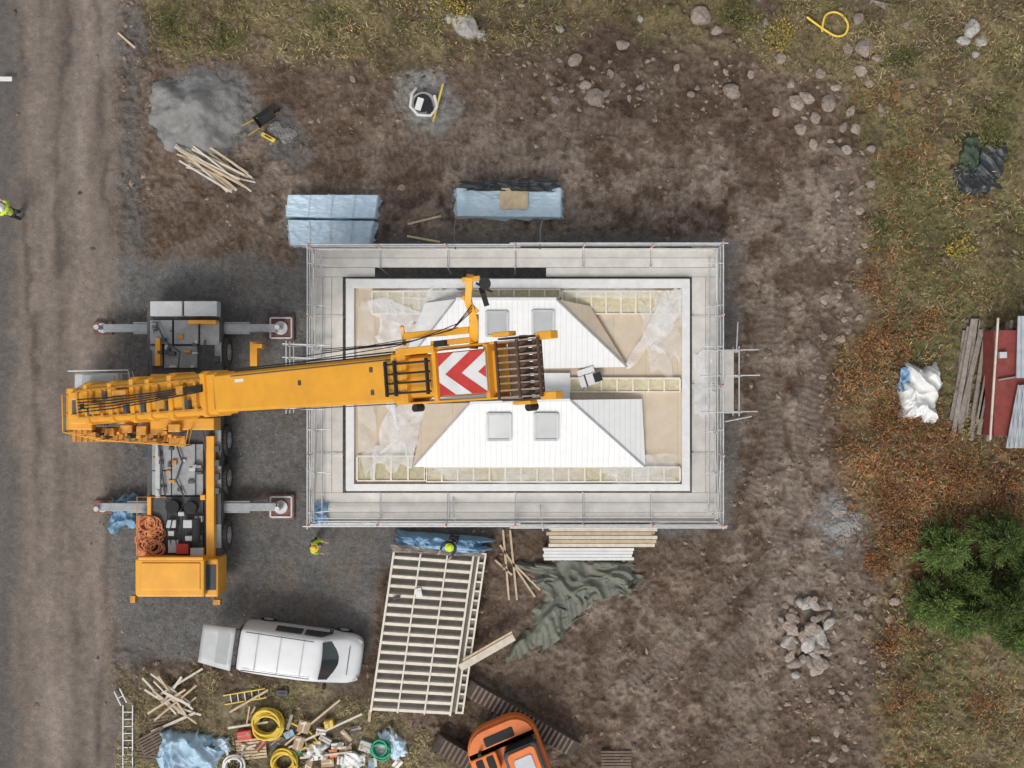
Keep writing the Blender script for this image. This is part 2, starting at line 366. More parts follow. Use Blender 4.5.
# ------------------------------------------------------------ vegetation
def blades(name,pos,d,length,width,c,mat=LEAF):
    N=len(pos); d=d/np.linalg.norm(d,axis=1,keepdims=True)
    s=np.stack([-d[:,1],d[:,0],np.random.uniform(-.4,.4,N)],1); s/=np.linalg.norm(s,axis=1,keepdims=True)
    mid=pos+d*(length*.45)[:,None]
    tip=pos+d*length[:,None]; tip[:,2]-=length*.18
    v=np.stack([pos,mid+s*(width/2)[:,None],tip,mid-s*(width/2)[:,None]],1).reshape(-1,3)
    cc=np.repeat(c,4,axis=0)
    return numesh(name,v,np.arange(4*N).reshape(-1,4),cc,mat,False)
pal=np.array([(.24,.21,.09),(.14,.155,.055),(.40,.32,.18),(.32,.24,.13),(.09,.115,.035),(.20,.135,.07)])
def scatter(name,N,key,L0,L1,w0,w1,pal_,wts,tilt,region,label):
    xs=np.random.uniform(region[0],region[2],N); ys=np.random.uniform(region[1],region[3],N)
    k=np.random.rand(N)<key(xs,ys)
    xs,ys=xs[k],ys[k]; n=len(xs)
    th=np.random.rand(n)*6.283; el=np.random.uniform(tilt[0],tilt[1],n)
    d=np.stack([np.cos(th)*np.cos(el),np.sin(th)*np.cos(el),np.sin(el)],1)
    big=fbm(xs,ys,.6,4,123,.6)
    ii=np.random.choice(len(pal_),n,p=wts); c=pal_[ii]*np.random.uniform(.6,1.35,(n,1))*(.3+1.4*big[:,None])
    pos=np.stack([xs,ys,gz(xs,ys)+np.random.rand(n)*.08],1)
    o=blades(name,pos,d,np.random.uniform(L0,L1,n)*(.6+.8*big),np.random.uniform(w0,w1,n),c); o['kind']='stuff'; o['label']=label
def k_top(x,y):
    mm=build_masks(x,y); a=sst(fbm(x,y,.5,4,91),.32,.48)
    return np.clip(mm['grasstop']*a+mm['right']*(.25+.75*sst(fbm(x,y,.7,3,92),.38,.6)),0,1)*(1-mm['road'])*(1-mm['fern']*.5)
def k_fern(x,y):
    mm=build_masks(x,y); PX=x*25+512
    return np.clip(mm['fern']*(.12+.88*sst(fbm(x,y,.9,3,93),.38,.58))+mm['right']*.4*np.exp(-((PX-885)/50)**2)*sst(fbm(x,y,1.0,4,193),.46,.64)+mm['right']*.12*sst(fbm(x,y,.8,4,194),.45,.66),0,1)
def k_bl(x,y):
    mm=build_masks(x,y); return mm['bl']*sst(fbm(x,y,.9,3,94),.35,.6)*(1-mm['road'])
def k_green(x,y):
    PX=x*25+512; PY=384-y*25
    mm=build_masks(x,y)
    g_=np.exp(-((PX-200)/70)**2-((PY-30)/35)**2)+np.exp(-((PX-735)/70)**2-((PY-15)/30)**2)+.8*np.exp(-((PX-985)/40)**2-((PY-140)/50)**2)+.5*np.exp(-((PX-900)/50)**2-((PY-130)/70)**2)+.5*np.exp(-((PX-380)/60)**2-((PY-25)/30)**2)
    return np.clip(g_,0,1)*sst(fbm(x,y,.9,3,97),.35,.6)*np.clip(mm['grasstop']+mm['right'],0,1)
REG=(-22,-17,22,17)
scatter('grass',210000,k_top,.10,.36,.012,.035,pal,[.22,.13,.24,.20,.09,.12],(.15,1.0),REG,'olive and straw coloured autumn grass')
scatter('orange_bracken',110000,k_fern,.12,.34,.02,.06,np.array([(.30,.14,.055),(.22,.095,.045),(.38,.21,.09),(.15,.08,.045),(.19,.17,.07),(.28,.21,.12)]),[.24,.22,.12,.18,.10,.14],(.0,.8),(10,-17,22,12),'rust orange dying bracken and undergrowth')
scatter('dry_grass',40000,k_bl,.08,.25,.012,.035,pal,[.2,.1,.35,.2,.05,.10],(.1,.9),(-17,-17,0,-9),'dry yellowish grass at the site corner')
scatter('green_weeds',60000,k_green,.08,.22,.03,.07,np.array([(.11,.15,.03),(.16,.18,.045),(.07,.10,.025),(.28,.26,.05)]),[.35,.25,.25,.15],(.0,.7),REG,'low green leafy weeds')
def k_y(x,y):
    PX=x*25+512; PY=384-y*25
    return np.clip(np.exp(-((PX-455)/24)**2-((PY-8)/14)**2)+.5*np.exp(-((PX-770)/30)**2-((PY-25)/20)**2)+.10*k_top(x,y)+.6*np.exp(-((PX-815)/12)**2-((PY-715)/10)**2),0,1)
scatter('fallen_leaves',40000,k_y,.05,.11,.04,.08,np.array([(.60,.40,.06),(.5,.24,.05),(.46,.38,.09)]),[.4,.3,.3],(-.1,.3),REG,'fallen yellow and orange leaves')
def stones(name,N,key,s0,s1,label,c0):
    xs=np.random.uniform(-21,21,N); ys=np.random.uniform(-16,16,N); k=np.random.rand(N)<key(xs,ys); xs,ys=xs[k],ys[k]; n=len(xs)
    base=np.array([(1,0,0),(0,1,0),(-1,0,0),(0,-1,0),(.2,.1,.8),(0,0,-.7)],float)
    sz=s0+(s1-s0)*np.random.rand(n)**3
    th=np.random.rand(n)*6.28; sx=np.random.uniform(.7,1.3,(n,1))
    bx=base[None,:,0]*sx; by=base[None,:,1]/sx
    vx=xs[:,None]+sz[:,None]*(bx*np.cos(th)[:,None]-by*np.sin(th)[:,None]); vy=ys[:,None]+sz[:,None]*(bx*np.sin(th)[:,None]+by*np.cos(th)[:,None])
    vz=(gz(xs,ys)+sz*.25)[:,None]+sz[:,None]*base[None,:,2]
    v=np.stack([vx,vy,vz],-1); v+=np.random.uniform(-.2,.2,v.shape)*sz[:,None,None]
    f=np.array([(0,1,4),(1,2,4),(2,3,4),(3,0,4),(1,0,5),(2,1,5),(3,2,5),(0,3,5)])
    F=(f[None]+6*np.arange(n)[:,None,None]).reshape(-1,3)
    c=np.repeat(np.array(c0)[None]*np.random.uniform(.5,1.45,(n,1)),6,axis=0)
    o=numesh(name,v.reshape(-1,3),F,c,LEAF,False,3); o['kind']='stuff'; o['label']=label
def k_st(x,y):
    mm=build_masks(x,y); PX=x*25+512; PY=384-y*25
    e=np.exp(-((PX-845)/28)**2)*sst(-PY,-760,-560)+np.exp(-((PX-600)/160)**2-((PY-80)/25)**2)+np.exp(-((PX-800)/70)**2-((PY-650)/70)**2)
    return np.clip((.26+.5*e)*sst(fbm(x,y,1.1,3,98),.35,.7)*(1-mm['pad'])*(1-mm['road']*.95),0,1)
stones('loose_stones',55000,k_st,.02,.13,'loose brown stones and clods in the soil',(.24,.185,.145))
def k_gv(x,y):
    mm=build_masks(x,y); PX=x*25+512; PY=384-y*25
    return np.clip(mm['pad']*.6+np.exp(-((PX-130)/14)**2)*.8+np.exp(-((PX-843)/20)**2-((PY-522)/18)**2),0,1)*sst(fbm(x,y,1.3,3,99),.3,.6)
stones('gravel',40000,k_gv,.015,.055,'dark grey crushed gravel on the pad',(.21,.203,.193))
# ------------------------------------------------------------ rocks
rm=[]
for i in range(7):
    bm=bmesh.new(); bmesh.ops.create_icosphere(bm,subdivisions=3,radius=1)
    planes=[Vector((random.uniform(-1,1),random.uniform(-1,1),random.uniform(-.3,1))).normalized() for _ in range(9)]
    for v in bm.verts:
        p=v.co.copy()
        for pl in planes:
            dd=p.dot(pl)
            if dd>.72: p-=pl*(dd-.72)
        p*=1+.12*mnoise.noise(p*2.5+Vector((i*7,0,0)))
        v.co=Vector((p.x,p.y*.8,p.z*.62))
    me=bpy.data.meshes.new('rock'); bm.to_mesh(me); bm.free(); me.materials.append(ROCK if i<5 else ROCKG); rm.append(me)
def rock(px,py,r,grey=False,z=None,grp='rocks scattered on the soil',lab=None):
    me=random.choice(rm[5:] if grey else rm[:5])
    o=bpy.data.objects.new('rock',me); col.objects.link(o)
    p=W(px,py,0); zz=float(gz(p.x,p.y)) if z is None else z
    o.location=(p.x,p.y,zz+r*.22); o.rotation_euler=(random.uniform(-.25,.25),random.uniform(-.25,.25),random.uniform(0,6.28))
    o.scale=(r*random.uniform(.8,1.2),r*random.uniform(.75,1.15),r*random.uniform(.7,1))
    tag(o,lab or ('grey boulder lying on the ground' if grey else 'rough brown rock lying on churned soil'),'rock',grp)
for a in [(466,28,.68,1),(450,20,.3,1),(480,35,.25,1),(596,99,.46,0),(575,62,.3,0),(622,45,.28,0),(610,75,.24,0),(640,88,.2,0),(585,85,.24,0),(731,92,.5,0),(700,18,.55,0),(716,30,.32,0),(795,104,.45,0),(806,98,.35,0),(829,104,.4,0),(815,118,.3,0),(862,50,.45,0),(860,72,.34,0),(868,85,.25,0),(800,130,.34,0),(847,50,.26,0),
  (970,30,.48,1),(962,42,.3,1),(980,42,.3,1),(975,55,.22,1),(857,20,.24,0),(812,145,.26,0),(870,150,.25,0),(870,185,.24,0),(858,210,.24,0),(402,188,.24,0),(412,93,.2,0),(556,100,.24,0),(765,25,.22,0),(905,28,.22,0),(640,20,.22,1),(780,60,.28,0),(560,30,.2,1),(750,75,.22,0),(845,150,.24,0),(690,95,.2,0),(820,75,.3,0),(835,88,.22,0),(790,85,.22,0),(775,112,.2,0),(850,112,.28,0),(842,128,.22,0),(876,60,.25,0),(880,110,.22,0),(855,130,.3,0)]:
    rock(a[0],a[1],a[2]*.98,a[3]==1)
for i in range(56):
    t=random.random()*6.28; r=random.random()**.7*34
    rock(802+.8*r*math.cos(t),636+1.2*r*math.sin(t),random.uniform(.14,.42),random.random()<.3,z=random.uniform(.05,.3),grp='pile of field stones',lab='rough stone in a pile of field stones')
for i in range(40):
    py=random.uniform(590,760); rock(858+random.gauss(0,20)-(py-640)*.12,py,random.uniform(.07,.22))
for i in range(44): rock(random.gauss(600,130),random.gauss(85,22),random.uniform(.07,.16))
for i in range(30): rock(random.uniform(760,850),random.gauss(600,80),random.uniform(.06,.13))
for i in range(20): rock(random.gauss(840,12),random.uniform(130,400),random.uniform(.09,.22))
def mound(name,px,py,rx,ry,h,mat,label,seed):
    mb=MB(); c=W(px,py,0); n=70
    def fn(u,v):
        x=(u-.5)*2.5;y=(v-.5)*2.5; a=math.atan2(y,x); r=math.hypot(x,y)
        rr=r/(1+.45*(mnoise.noise(Vector((math.cos(a)*1.4,math.sin(a)*1.4,seed))))+.12*mnoise.noise(Vector((x*4,y*4,seed))))
        hh=h*max(0,1-rr)**.85*(1+.5*mnoise.noise(Vector((x*2,y*2,seed))))+.07*mnoise.noise(Vector((x*9,y*9,seed)))+.04*mnoise.noise(Vector((x*22,y*22,seed)))
        if rr>1: hh=-.15
        return (c.x+x*rx,c.y+y*ry,hh)
    mb.grid(n,n,fn); o=mk(mb,name,mat,org=c); o['kind']='stuff'; o['label']=label; return o
mound('gravel_pile',196,112,2.05,1.8,1.1,GPIL,'heap of light grey crushed stone',3)
mound('gravel_pile',278,136,.6,.5,.15,GPIL,'small heap of grey gravel',9)
mound('gravel_pile',844,521,.75,.7,.3,GPIL,'small heap of bluish grey gravel',15)
# ------------------------------------------------------------ trees
def tree(px,py,h,r,seed,tone=1):
    rnd=np.random.RandomState(seed); c=W(px,py,h*.45); c.z=0
    rt=root('pine_tree',c,'dense green young conifer beside the bracken','tree','young conifers at the edge of the site')
    mb=MB(); mb.cyl(c,c+Vector((.05,.03,h*.5)),.09,.06,10); mb.cyl(c+Vector((.05,.03,h*.5)),c+Vector((0,0,h)),.06,.012,10)
    P=[];D=[];Ls=[];Cc=[]
    nb=130
    for i in range(nb):
        f=(i+.5)/nb; z=h*(.12+.86*f); rr=r*(1-f)**.6*rnd.uniform(.6,1.12)+.05
        a=i*2.399+rnd.uniform(-.5,.5); dr=np.array([math.cos(a),math.sin(a),.12+.3*f])
        p0=np.array([c.x,c.y,z]); p1=p0+dr*rr
        mb.cyl(p0,p1,.022*(1-f)+.008,.004,5)
        nn=int(110*rr/1.2)+18
        t=rnd.uniform(.15,1,nn)**.7; pp=p0+(p1-p0)*t[:,None]+rnd.normal(0,.05,(nn,3))*(.5+t[:,None])
        dd=dr[None]*1.1+rnd.normal(0,.45,(nn,3)); dd[:,2]+=.2
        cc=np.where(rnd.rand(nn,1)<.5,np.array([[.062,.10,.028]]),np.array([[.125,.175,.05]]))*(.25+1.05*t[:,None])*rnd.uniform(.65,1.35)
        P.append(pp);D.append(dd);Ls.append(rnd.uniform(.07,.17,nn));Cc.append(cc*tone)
    P=np.concatenate(P);D=np.concatenate(D);Ls=np.concatenate(Ls);Cc=np.concatenate(Cc)
    mk(mb,'trunk',BARK,rt)
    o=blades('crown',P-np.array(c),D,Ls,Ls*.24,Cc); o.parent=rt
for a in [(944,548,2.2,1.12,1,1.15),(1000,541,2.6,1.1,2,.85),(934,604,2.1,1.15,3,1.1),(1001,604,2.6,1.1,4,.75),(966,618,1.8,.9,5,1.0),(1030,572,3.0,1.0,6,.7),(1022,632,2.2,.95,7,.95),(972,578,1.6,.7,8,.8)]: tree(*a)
def shrub(px,py,h,r,seed,pal_,lab):
    rnd=np.random.RandomState(seed); c=W(px,py,0); rt=root('shrub',c,lab,'shrub','bushes at the site edge'); mb=MB(); P=[];D=[]
    for i in range(22):
        a=rnd.rand()*6.28; q=np.array([c.x+math.cos(a)*r*rnd.uniform(.2,1.3),c.y+math.sin(a)*r*rnd.uniform(.2,1.3),h*rnd.uniform(.4,1)])
        mb.cyl(c,q,.015,.004,5); nn=30; t=rnd.uniform(.3,1.05,nn); p=np.array(c)+(q-np.array(c))*t[:,None]+rnd.normal(0,.13,(nn,3)); p[:,2]=np.maximum(p[:,2],.05); P.append(p); D.append(rnd.normal(0,1,(nn,3))+np.array([0,0,.3]))
    P=np.concatenate(P);D=np.concatenate(D);n=len(P); pc=np.array(pal_)[rnd.randint(0,len(pal_),n)]*rnd.uniform(.6,1.3,(n,1))
    mk(mb,'stem',BARK,rt); Ls=rnd.uniform(.05,.11,n); o=blades('crown',P-np.array(c),D,Ls,Ls*.5,pc); o.parent=rt
gp=[(.10,.13,.03),(.16,.17,.05),(.07,.095,.03),(.2,.17,.08)]; op=[(.34,.15,.055),(.24,.095,.04),(.40,.21,.08),(.17,.085,.05)]; yp=[(.6,.42,.06),(.40,.31,.08),(.2,.18,.06)]
GL='green leafy shrub growing in rough grass'; OL='rust orange autumn shrub at site edge'; YL='yellow autumn shrub in rough grass'
for i,(px,py,h,r,p_,l_) in enumerate([(175,25,.9,.9,gp,GL),(225,45,.7,.8,gp,GL),(735,20,.8,.9,gp,GL),(455,10,.8,.8,yp,YL),(990,140,1.1,.8,gp,GL),(330,20,.6,.8,gp,GL),
   (880,430,.8,.9,op,OL),(915,465,.9,1.0,op,OL),(960,470,.9,1.0,op,OL),(1000,485,.9,1.0,op,OL),(885,500,.8,.9,op,OL),(940,440,.7,.8,op,OL),(870,340,.6,.8,op,OL),(900,700,.5,.9,op,OL),(985,700,.5,.9,op,OL),(900,540,.7,.7,op,OL),(780,35,.5,.6,yp,YL),(900,60,.6,.7,gp,GL),(880,230,.5,.7,gp,GL),(872,290,.5,.7,op,OL),(862,380,.5,.7,op,OL),(960,250,.4,.7,yp,YL),(925,320,.4,.7,op,OL),(905,410,.6,.8,op,OL),(875,560,.5,.7,op,OL),(890,640,.5,.8,op,OL)]):
    shrub(px,py,h,r,50+i,p_,l_)
# ------------------------------------------------------------ HOUSE
HX0,HX1,HY0,HY1=-6.25,6.66,-3.97,3.97
hc=Vector((.2,0,0)); house=root('house',hc,'unfinished timber house with open attic floor and partial white roof','house')
mb=MB(); mb.box((.205,0,.15),(12.9,7.9,.34)); mk(mb,'foundation',CONC,house)
for (cx,cy,dx,dy) in [(.205,HY0+.15,12.91,.3),(.205,HY1-.15,12.91,.3),(HX0+.15,0,.3,7.34),(HX1-.15,0,.3,7.34)]:
    mb=MB(); mb.box((cx,cy,1.66),(dx,dy,2.68)); mk(mb,'wall',RIM,house)
mb=MB(); mb.box((.205,0,3.04),(12.7,7.75,.08)); mk(mb,'attic_floor',BEI,house)
for (x0,y0,x1,y1) in [(346,279,690,288),(346,484,690,491),(346,288,354,484),(682,288,690,484)]:
    mb=MB(); mb.bx(x0,y0,x1,y1,2.6,3.28); mk(mb,'wall_plate',RIM,house,.01)
bays=[(372,292,466,313),(562,292,680,313),(357,457,425,480),(426,468,680,481),(570,379,680,391),(468,290,560,297)]
for (x0,y0,x1,y1) in bays:
    mb=MB(); mb.bx(x0,y0,x1,y1,3.09,3.18); mk(mb,'insulation',INS,house)
    n=int(round((x1-x0)/15.5))
    for i in range(n+1):
        x=x0+(x1-x0)*i/n; mb=MB(); mb.bx(x-.9,y0,x+.9,y1,3.09,3.24); mk(mb,'joist',SLAT,house)
    for ya in (y0-1.5,y1): mb=MB(); mb.bx(x0,ya,x1,ya+1.5,3.09,3.23); mk(mb,'joist',SLAT,house)
def roofmod(A,B,Cc,D,E,F,z1,z0,rm_,lm_):
    a,b=W(*A,z1),W(*B,z1); c,d,e,f=[W(*p,z0) for p in (Cc,D,E,F)]
    mb=MB(); mb.quadslab([c,d,b,a],.06,0); mk(mb,'roof_panel',ROOFW,house)
    mb=MB(); mb.quadslab([b+Vector((.02,0,0)),d+Vector((.02,0,0)),e],.06,0); mk(mb,'hip_panel',rm_,house)
    mb=MB(); mb.quadslab([a-Vector((.02,0,0)),f,c-Vector((.02,0,0))],.06,0); mk(mb,'hip_panel',lm_,house)
    lo=lambda p:Vector((p.x,p.y,3.09))
    for p,q_ in ((f,a),(a,b),(b,e)):
        mb=MB(); mb.add([lo(p),lo(q_),q_-Vector((0,0,.07)),p-Vector((0,0,.07))],[(0,1,2,3)]); mk(mb,'gable_wall',RIM,house)
    up=Vector((0,0,.03))
    for p,q_ in ((b,d),(a,c)): mb=MB(); mb.beam(p+up,q_+up,.06,.03); mk(mb,'hip_flashing',GRY,house)
    mb=MB(); mb.beam(a+up,b+up,.10,.05); mk(mb,'ridge_cap',WHT,house)
    return a,b,c,d
def skyl(px,py,w,h,quad):
    a,b,c,d=quad
    n=(d-c).cross(a-c).normalized()
    def onp(px,py):
        z=3.8
        for _ in range(20):
            p=W(px,py,z); z=c.z-((p.x-c.x)*n.x+(p.y-c.y)*n.y)/n.z
        return W(px,py,z)
    P=[onp(px-w/2,py+h/2),onp(px+w/2,py+h/2),onp(px+w/2,py-h/2),onp(px-w/2,py-h/2)]
    up=Vector((0,0,.07))
    mb=MB(); mb.quadslab([p+up*.7 for p in P],.05); fr=mk(mb,'skylight',SKY,house)
    mb=MB()
    for i in range(4): mb.beam(P[i]+up*.8,P[(i+1)%4]+up*.8,.08,.08)
    f=mk(mb,'frame',LGR,None,0,org=(0,0,0)); f.parent=fr; f.location=-house.location
q1=roofmod((470,403),(570,400),(413,467),(645,467),(642,399),(426,404),4.1,3.3,ROOFW,BEI)
q2=roofmod((456,299),(556,299),(400,371),(627,367),(590,306),(425,303),3.8,3.3,BEI,RIM)
for p in [(499,427),(546,427)]: skyl(*p,23,26,q1)
skyl(497,324,21,24,q2); skyl(543,323,21,24,q2)
mb=MB(); mb.bx(400,373,570,399,3.09,3.26); mk(mb,'membrane_strip',RIM,house)
def sheet(name,corners,z,mat,label,amp=.12,n=34,seed=0,cat='sheet',ragged=.12,drape=None,fold=3.0,group=None,aniso=None,rough=.4):
    zs=z if isinstance(z,(list,tuple)) else [z]*4
    A=[W(corners[i][0],corners[i][1],zs[i]) for i in range(4)]
    cen=sum(A,Vector())/4; cen.z=0
    mb=MB()
    def fn(u,v):
        us=u+ragged*mnoise.noise(Vector((u*3,v*3+7,seed)))+ragged*rough*mnoise.noise(Vector((u*9,v*9+7,seed))); vs=v+ragged*mnoise.noise(Vector((u*3+9,v*3,seed)))+ragged*rough*mnoise.noise(Vector((u*9+2,v*9,seed)))
        p=(A[0]*(1-us)+A[1]*us)*(1-vs)+(A[3]*(1-us)+A[2]*us)*vs
        x,y=p.x,p.y
        if aniso: ca,sa=math.cos(aniso),math.sin(aniso); x,y=(p.x*ca+p.y*sa)*.6,(-p.x*sa+p.y*ca)*1.1
        w_=mnoise.noise(Vector((p.x*.8,p.y*.8,seed+3)))*1.2
        q=Vector((x*fold+w_,y*fold-w_,seed))
        r=1-abs(mnoise.noise(q))*2; r2=1-abs(mnoise.noise(q*2.3+Vector((5,1,2))))*2; r3=1-abs(mnoise.noise(q*4.7))*2
        p.z+=amp*(max(0,r)**2+.4*max(0,r2)**2+.12*max(0,r3)**2)
        if drape:
            e=min(u,1-u,v,1-v)
            if e<drape[0]:
                t=1-e/drape[0]; p.z=p.z*(1-t**2)+drape[1]*t**2
        return p
    mb.grid(n,n,fn); o=mk(mb,name,mat,org=cen,fix=False)
    if label: tag(o,label,cat,group)
    return o
FL='thin translucent plastic film on the attic floor'
for i,(q_,am,rg,mt) in enumerate([([(372,300),(430,312),(412,335),(385,350)],.02,.35,FILM2),([(428,290),(470,288),(450,330),(400,372)],.02,.12,FILM2),([(664,292),(688,288),(676,325),(626,368)],.025,.2,FILM2),([(372,290),(470,288),(474,312),(380,315)],.012,.2,FILM),
    ([(386,404),(428,402),(412,466),(372,466)],.025,.3,FILM2),([(430,464),(660,466),(670,482),(440,484)],.015,.1,FILM),([(556,287),(686,289),(680,298),(566,298)],.015,.1,FILM),([(600,455),(680,455),(684,482),(610,484)],.02,.25,FILM),([(357,300),(372,300),(376,470),(358,475)],.015,.2,FILM),([(640,300),(682,300),(682,370),(650,372)],.02,.3,FILM)]):
    sheet('plastic_film',q_,3.285,mt,FL,am,40,seed=i+1,ragged=rg,fold=1.3,rough=.15)
sheet('plastic_sheet',[(694,352),(712,350),(713,414),(694,416)],3.06,FILM2,'whitish plastic sheet over the scaffold landing',.03,seed=7,ragged=.08,fold=1.3,rough=.15)
rt=root('packaging_box',W(588,380,3.1),'open white carton with black straps on the attic floor','box',rz=math.radians(18))
mb=local(MB()); mb.box((0,0,.16),(.7,.42,.32)); mb.box((0,.34,.28),(.65,.22,.02)); mk(mb,'box_body',WHT,rt,.01)
mb=local(MB()); mb.box((.36,0,.34),(.3,.34,.05)); mb.box((-.1,0,.325),(.05,.44,.02)); mk(mb,'strap',BLK,rt)
# ------------------------------------------------------------ SCAFFOLD
SX0,SX1,SY0,SY1=-7.50,7.74,-5.2,5.10; IX0,IX1,IY0,IY1=-6.36,6.76,-4.09,4.38
scf=root('scaffolding',((SX0+SX1)/2,(SY0+SY1)/2,0),'galvanised steel scaffolding ring around the unfinished house','scaffolding')
def pole(a,b,r=.026,name='upright',mat=ALU):
    mb=MB(); mb.cyl(a,b,r,n=8); return mk(mb,name,mat,scf)
def spaced(a,b,st):
    n=max(1,int(round((b-a)/st))); return [a+(b-a)*i/n for i in range(n+1)]
xs=spaced(SX0,SX1,2.58); ys=spaced(SY0,SY1,2.6)
R_=random.Random(11)
for x in xs:
    for y,yi in ((SY0,IY0),(SY1,IY1)):
        pole((x,y,0),(x+R_.uniform(-.03,.03),y,4.15+R_.uniform(-.05,.35)),.03); pole((x,yi,0),(x,yi,3.1+.3*R_.random()))
        pole((x+.04,y,3.02),(x+.04,yi,3.02),.024,'ledger')
for y in ys:
    for x,xi in ((SX0,IX0),(SX1,IX1)):
        if SY0<y<SY1: pole((x,y,0),(x,y+R_.uniform(-.03,.03),4.15+R_.uniform(-.05,.35)),.03); pole((xi,y,0),(xi,y,3.1+.3*R_.random()))
        pole((x,y+.04,3.02),(xi,y+.04,3.02),.024,'ledger')
for z,o_ in ((3.45,.04),(3.98,.04),(2.85,.06),(.3,.05),(1.6,.05)):
    for y,s_ in ((SY0,-1),(SY1,1)):
        pole((SX0-.25*R_.random(),y+s_*o_,z),((SX0+SX1)/2+.2,y+s_*o_,z+R_.uniform(-.03,.03)),.028,'guard_rail')
        pole(((SX0+SX1)/2-.2,y+s_*(o_+.05),z),(SX1+.3*R_.random(),y+s_*(o_+.05),z),.028,'guard_rail')
    for x,s_ in ((SX0,-1),(SX1,1)):
        pole((x+s_*o_,SY0-.15,z),(x+s_*o_,SY1+.15,z+R_.uniform(-.05,.05)),.028,'guard_rail')
for y in (SY0+.12,SY1-.12,SY0+.22): pole((SX0+.3,y,3.7),(SX1-.3,y+R_.uniform(-.06,.06),3.7),.022,'guard_rail')
for (cx,cy,dx,dy) in [((SX0+SX1)/2,SY0+.03,SX1-SX0,.03),((SX0+SX1)/2,SY1-.03,SX1-SX0,.03),(SX0+.03,0,.03,SY1-SY0-.2),(SX1-.03,0,.03,SY1-SY0-.2)]:
    mb=MB(); mb.box((cx,cy,3.08),(dx,dy,.15)); mk(mb,'toe_board',SLAT,scf)
def board(x0,x1,y0,y1,z=2.97):
    mb=MB(); mb.box(((x0+x1)/2,(y0+y1)/2,z),(x1-x0-.012,y1-y0-.012,.06)); mk(mb,'deck_board',DECK,scf,.004)
for i in range(len(xs)-1):
    x0,x1=xs[i],xs[i+1]
    board(x0,x1,SY0+.06,SY0+.38); board(x0,x1,SY0+.38,SY0+.74,2.978); board(x0,x1,SY0+.74,IY0,2.974)
    board(x0,x1,SY1-.36,SY1-.06); board(x0,x1,IY1,SY1-.36,2.973)
a_=W(375,0,3).x; b_=W(546,0,3).x
board(SX0+.06,a_,4.03,IY1,2.99); board(b_,SX1-.06,4.03,IY1,2.99)
for i in range(len(ys)-1):
    y0=max(ys[i],IY0) ; y1=min(ys[i+1],4.03)
    board(SX0+.06,SX0+.38,y0,y1,2.972); board(SX0+.38,SX0+.72,y0,y1,2.976); board(SX0+.72,IX0,y0,y1,2.97); board(IX1,SX1-.46,y0,y1,2.976); board(SX1-.46,SX1-.06,y0,y1,2.972)
def coupler(x,y,z): mb=MB(); mb.box((x,y,z),(.09,.09,.07)); mk(mb,'coupler',ORG,scf)
for x in xs:
    for y in (SY0,SY1): coupler(x,y,3.98)
for y in ys[1:-1]:
    for x in (SX0,SX1): coupler(x,y,3.98)
for (a,b) in [((SX0-.1,SY0+.2,.2),(SX0-.1,-2.6,2.8)),((SX0-.1,SY1-.2,.2),(SX0-.1,2.5,2.8)),((SX1+.1,SY0+.2,.2),(SX1+.1,-2.6,2.8)),((SX1+.1,SY1-.2,.2),(SX1+.1,2.5,2.8)),((SX0,SY0-.1,.2),(xs[1],SY0-.1,2.8)),((SX1,SY0-.1,.2),(xs[-2],SY0-.1,2.8)),((SX0,SY1+.1,.2),(xs[1],SY1+.1,2.8)),((SX1,SY1+.1,.2),(xs[-2],SY1+.1,2.8)),((SX0+.1,-5.0,4.0),(SX0+.25,-1.5,3.3)),((SX1-.1,-4.9,4.0),(SX1-.2,-1.6,3.3)),((SX0+.1,2.0,3.3),(SX0+.2,4.8,4.0)),((SX1-.1,1.8,3.3),(SX1-.22,4.8,4.0)),((SX0-.02,-4.6,3.0),(SX0+.05,-2.8,4.0)),((SX0-.02,4.6,3.0),(SX0+.05,2.8,4.0)),((SX1+.02,-4.6,3.0),(SX1-.05,-2.8,4.0)),((SX1+.02,4.6,3.0),(SX1-.05,2.8,4.0))]: pole(a,b,.022,'brace')
for k in range(7):
    y=SY0+.3+k*1.55
    pole((SX0+.22,y,2.9),(SX0+.16,y+R_.uniform(-.1,.1),3.9+R_.random()*.3),.022); pole((SX0-.12,y+.1,3.5),(SX0+.75,y+R_.uniform(0,.2),3.5),.022,'ledger')
    pole((SX1-.2,y,2.9),(SX1-.18,y+R_.uniform(-.1,.1),3.8+R_.random()*.3),.022); pole((SX1+.15,y+.1,3.5),(SX1-.6,y+R_.uniform(0,.2),3.5),.022,'ledger')
pole((SX0+.15,SY0+.1,3.7),(SX0+.22,SY1-.1,3.7),.022,'guard_rail'); pole((SX0+.4,SY0+.3,3.3),(SX0+.36,SY1-.1,3.3),.022,'guard_rail'); pole((SX0-.12,SY0+.1,2.2),(SX0-.12,SY1-.1,2.2),.022,'guard_rail'); pole((SX1-.2,SY0+.1,3.6),(SX1-.15,SY1-.1,3.6),.022,'guard_rail'); pole((SX1-.38,SY0+.4,3.2),(SX1-.36,SY1-.4,3.2),.022,'guard_rail')
for y in (1.45,.95,-.2,-.95):
    pole((-8.4,y,0),(-8.3,y,3.9+.1*R_.random())); pole((-8.5,y,2.4),(-6.9,y,3.6),.024,'ledger'); pole((-8.55,y+.05,3.5),(-7,y,3.5),.024,'ledger')
for z in (2.2,3.0,3.8): pole((-8.35,-1.1,z),(-8.35,1.6,z),.024,'guard_rail')
for y in (1.25,.3,-1.05):
    pole((8.45,y,0),(8.45,y,3.95)); pole((7.0,y,3.5),(8.6+.9*R_.random(),y+.03,3.5),.024,'ledger'); pole((7.0,y-.05,2.7),(8.6,y-.03,2.7),.024,'ledger')
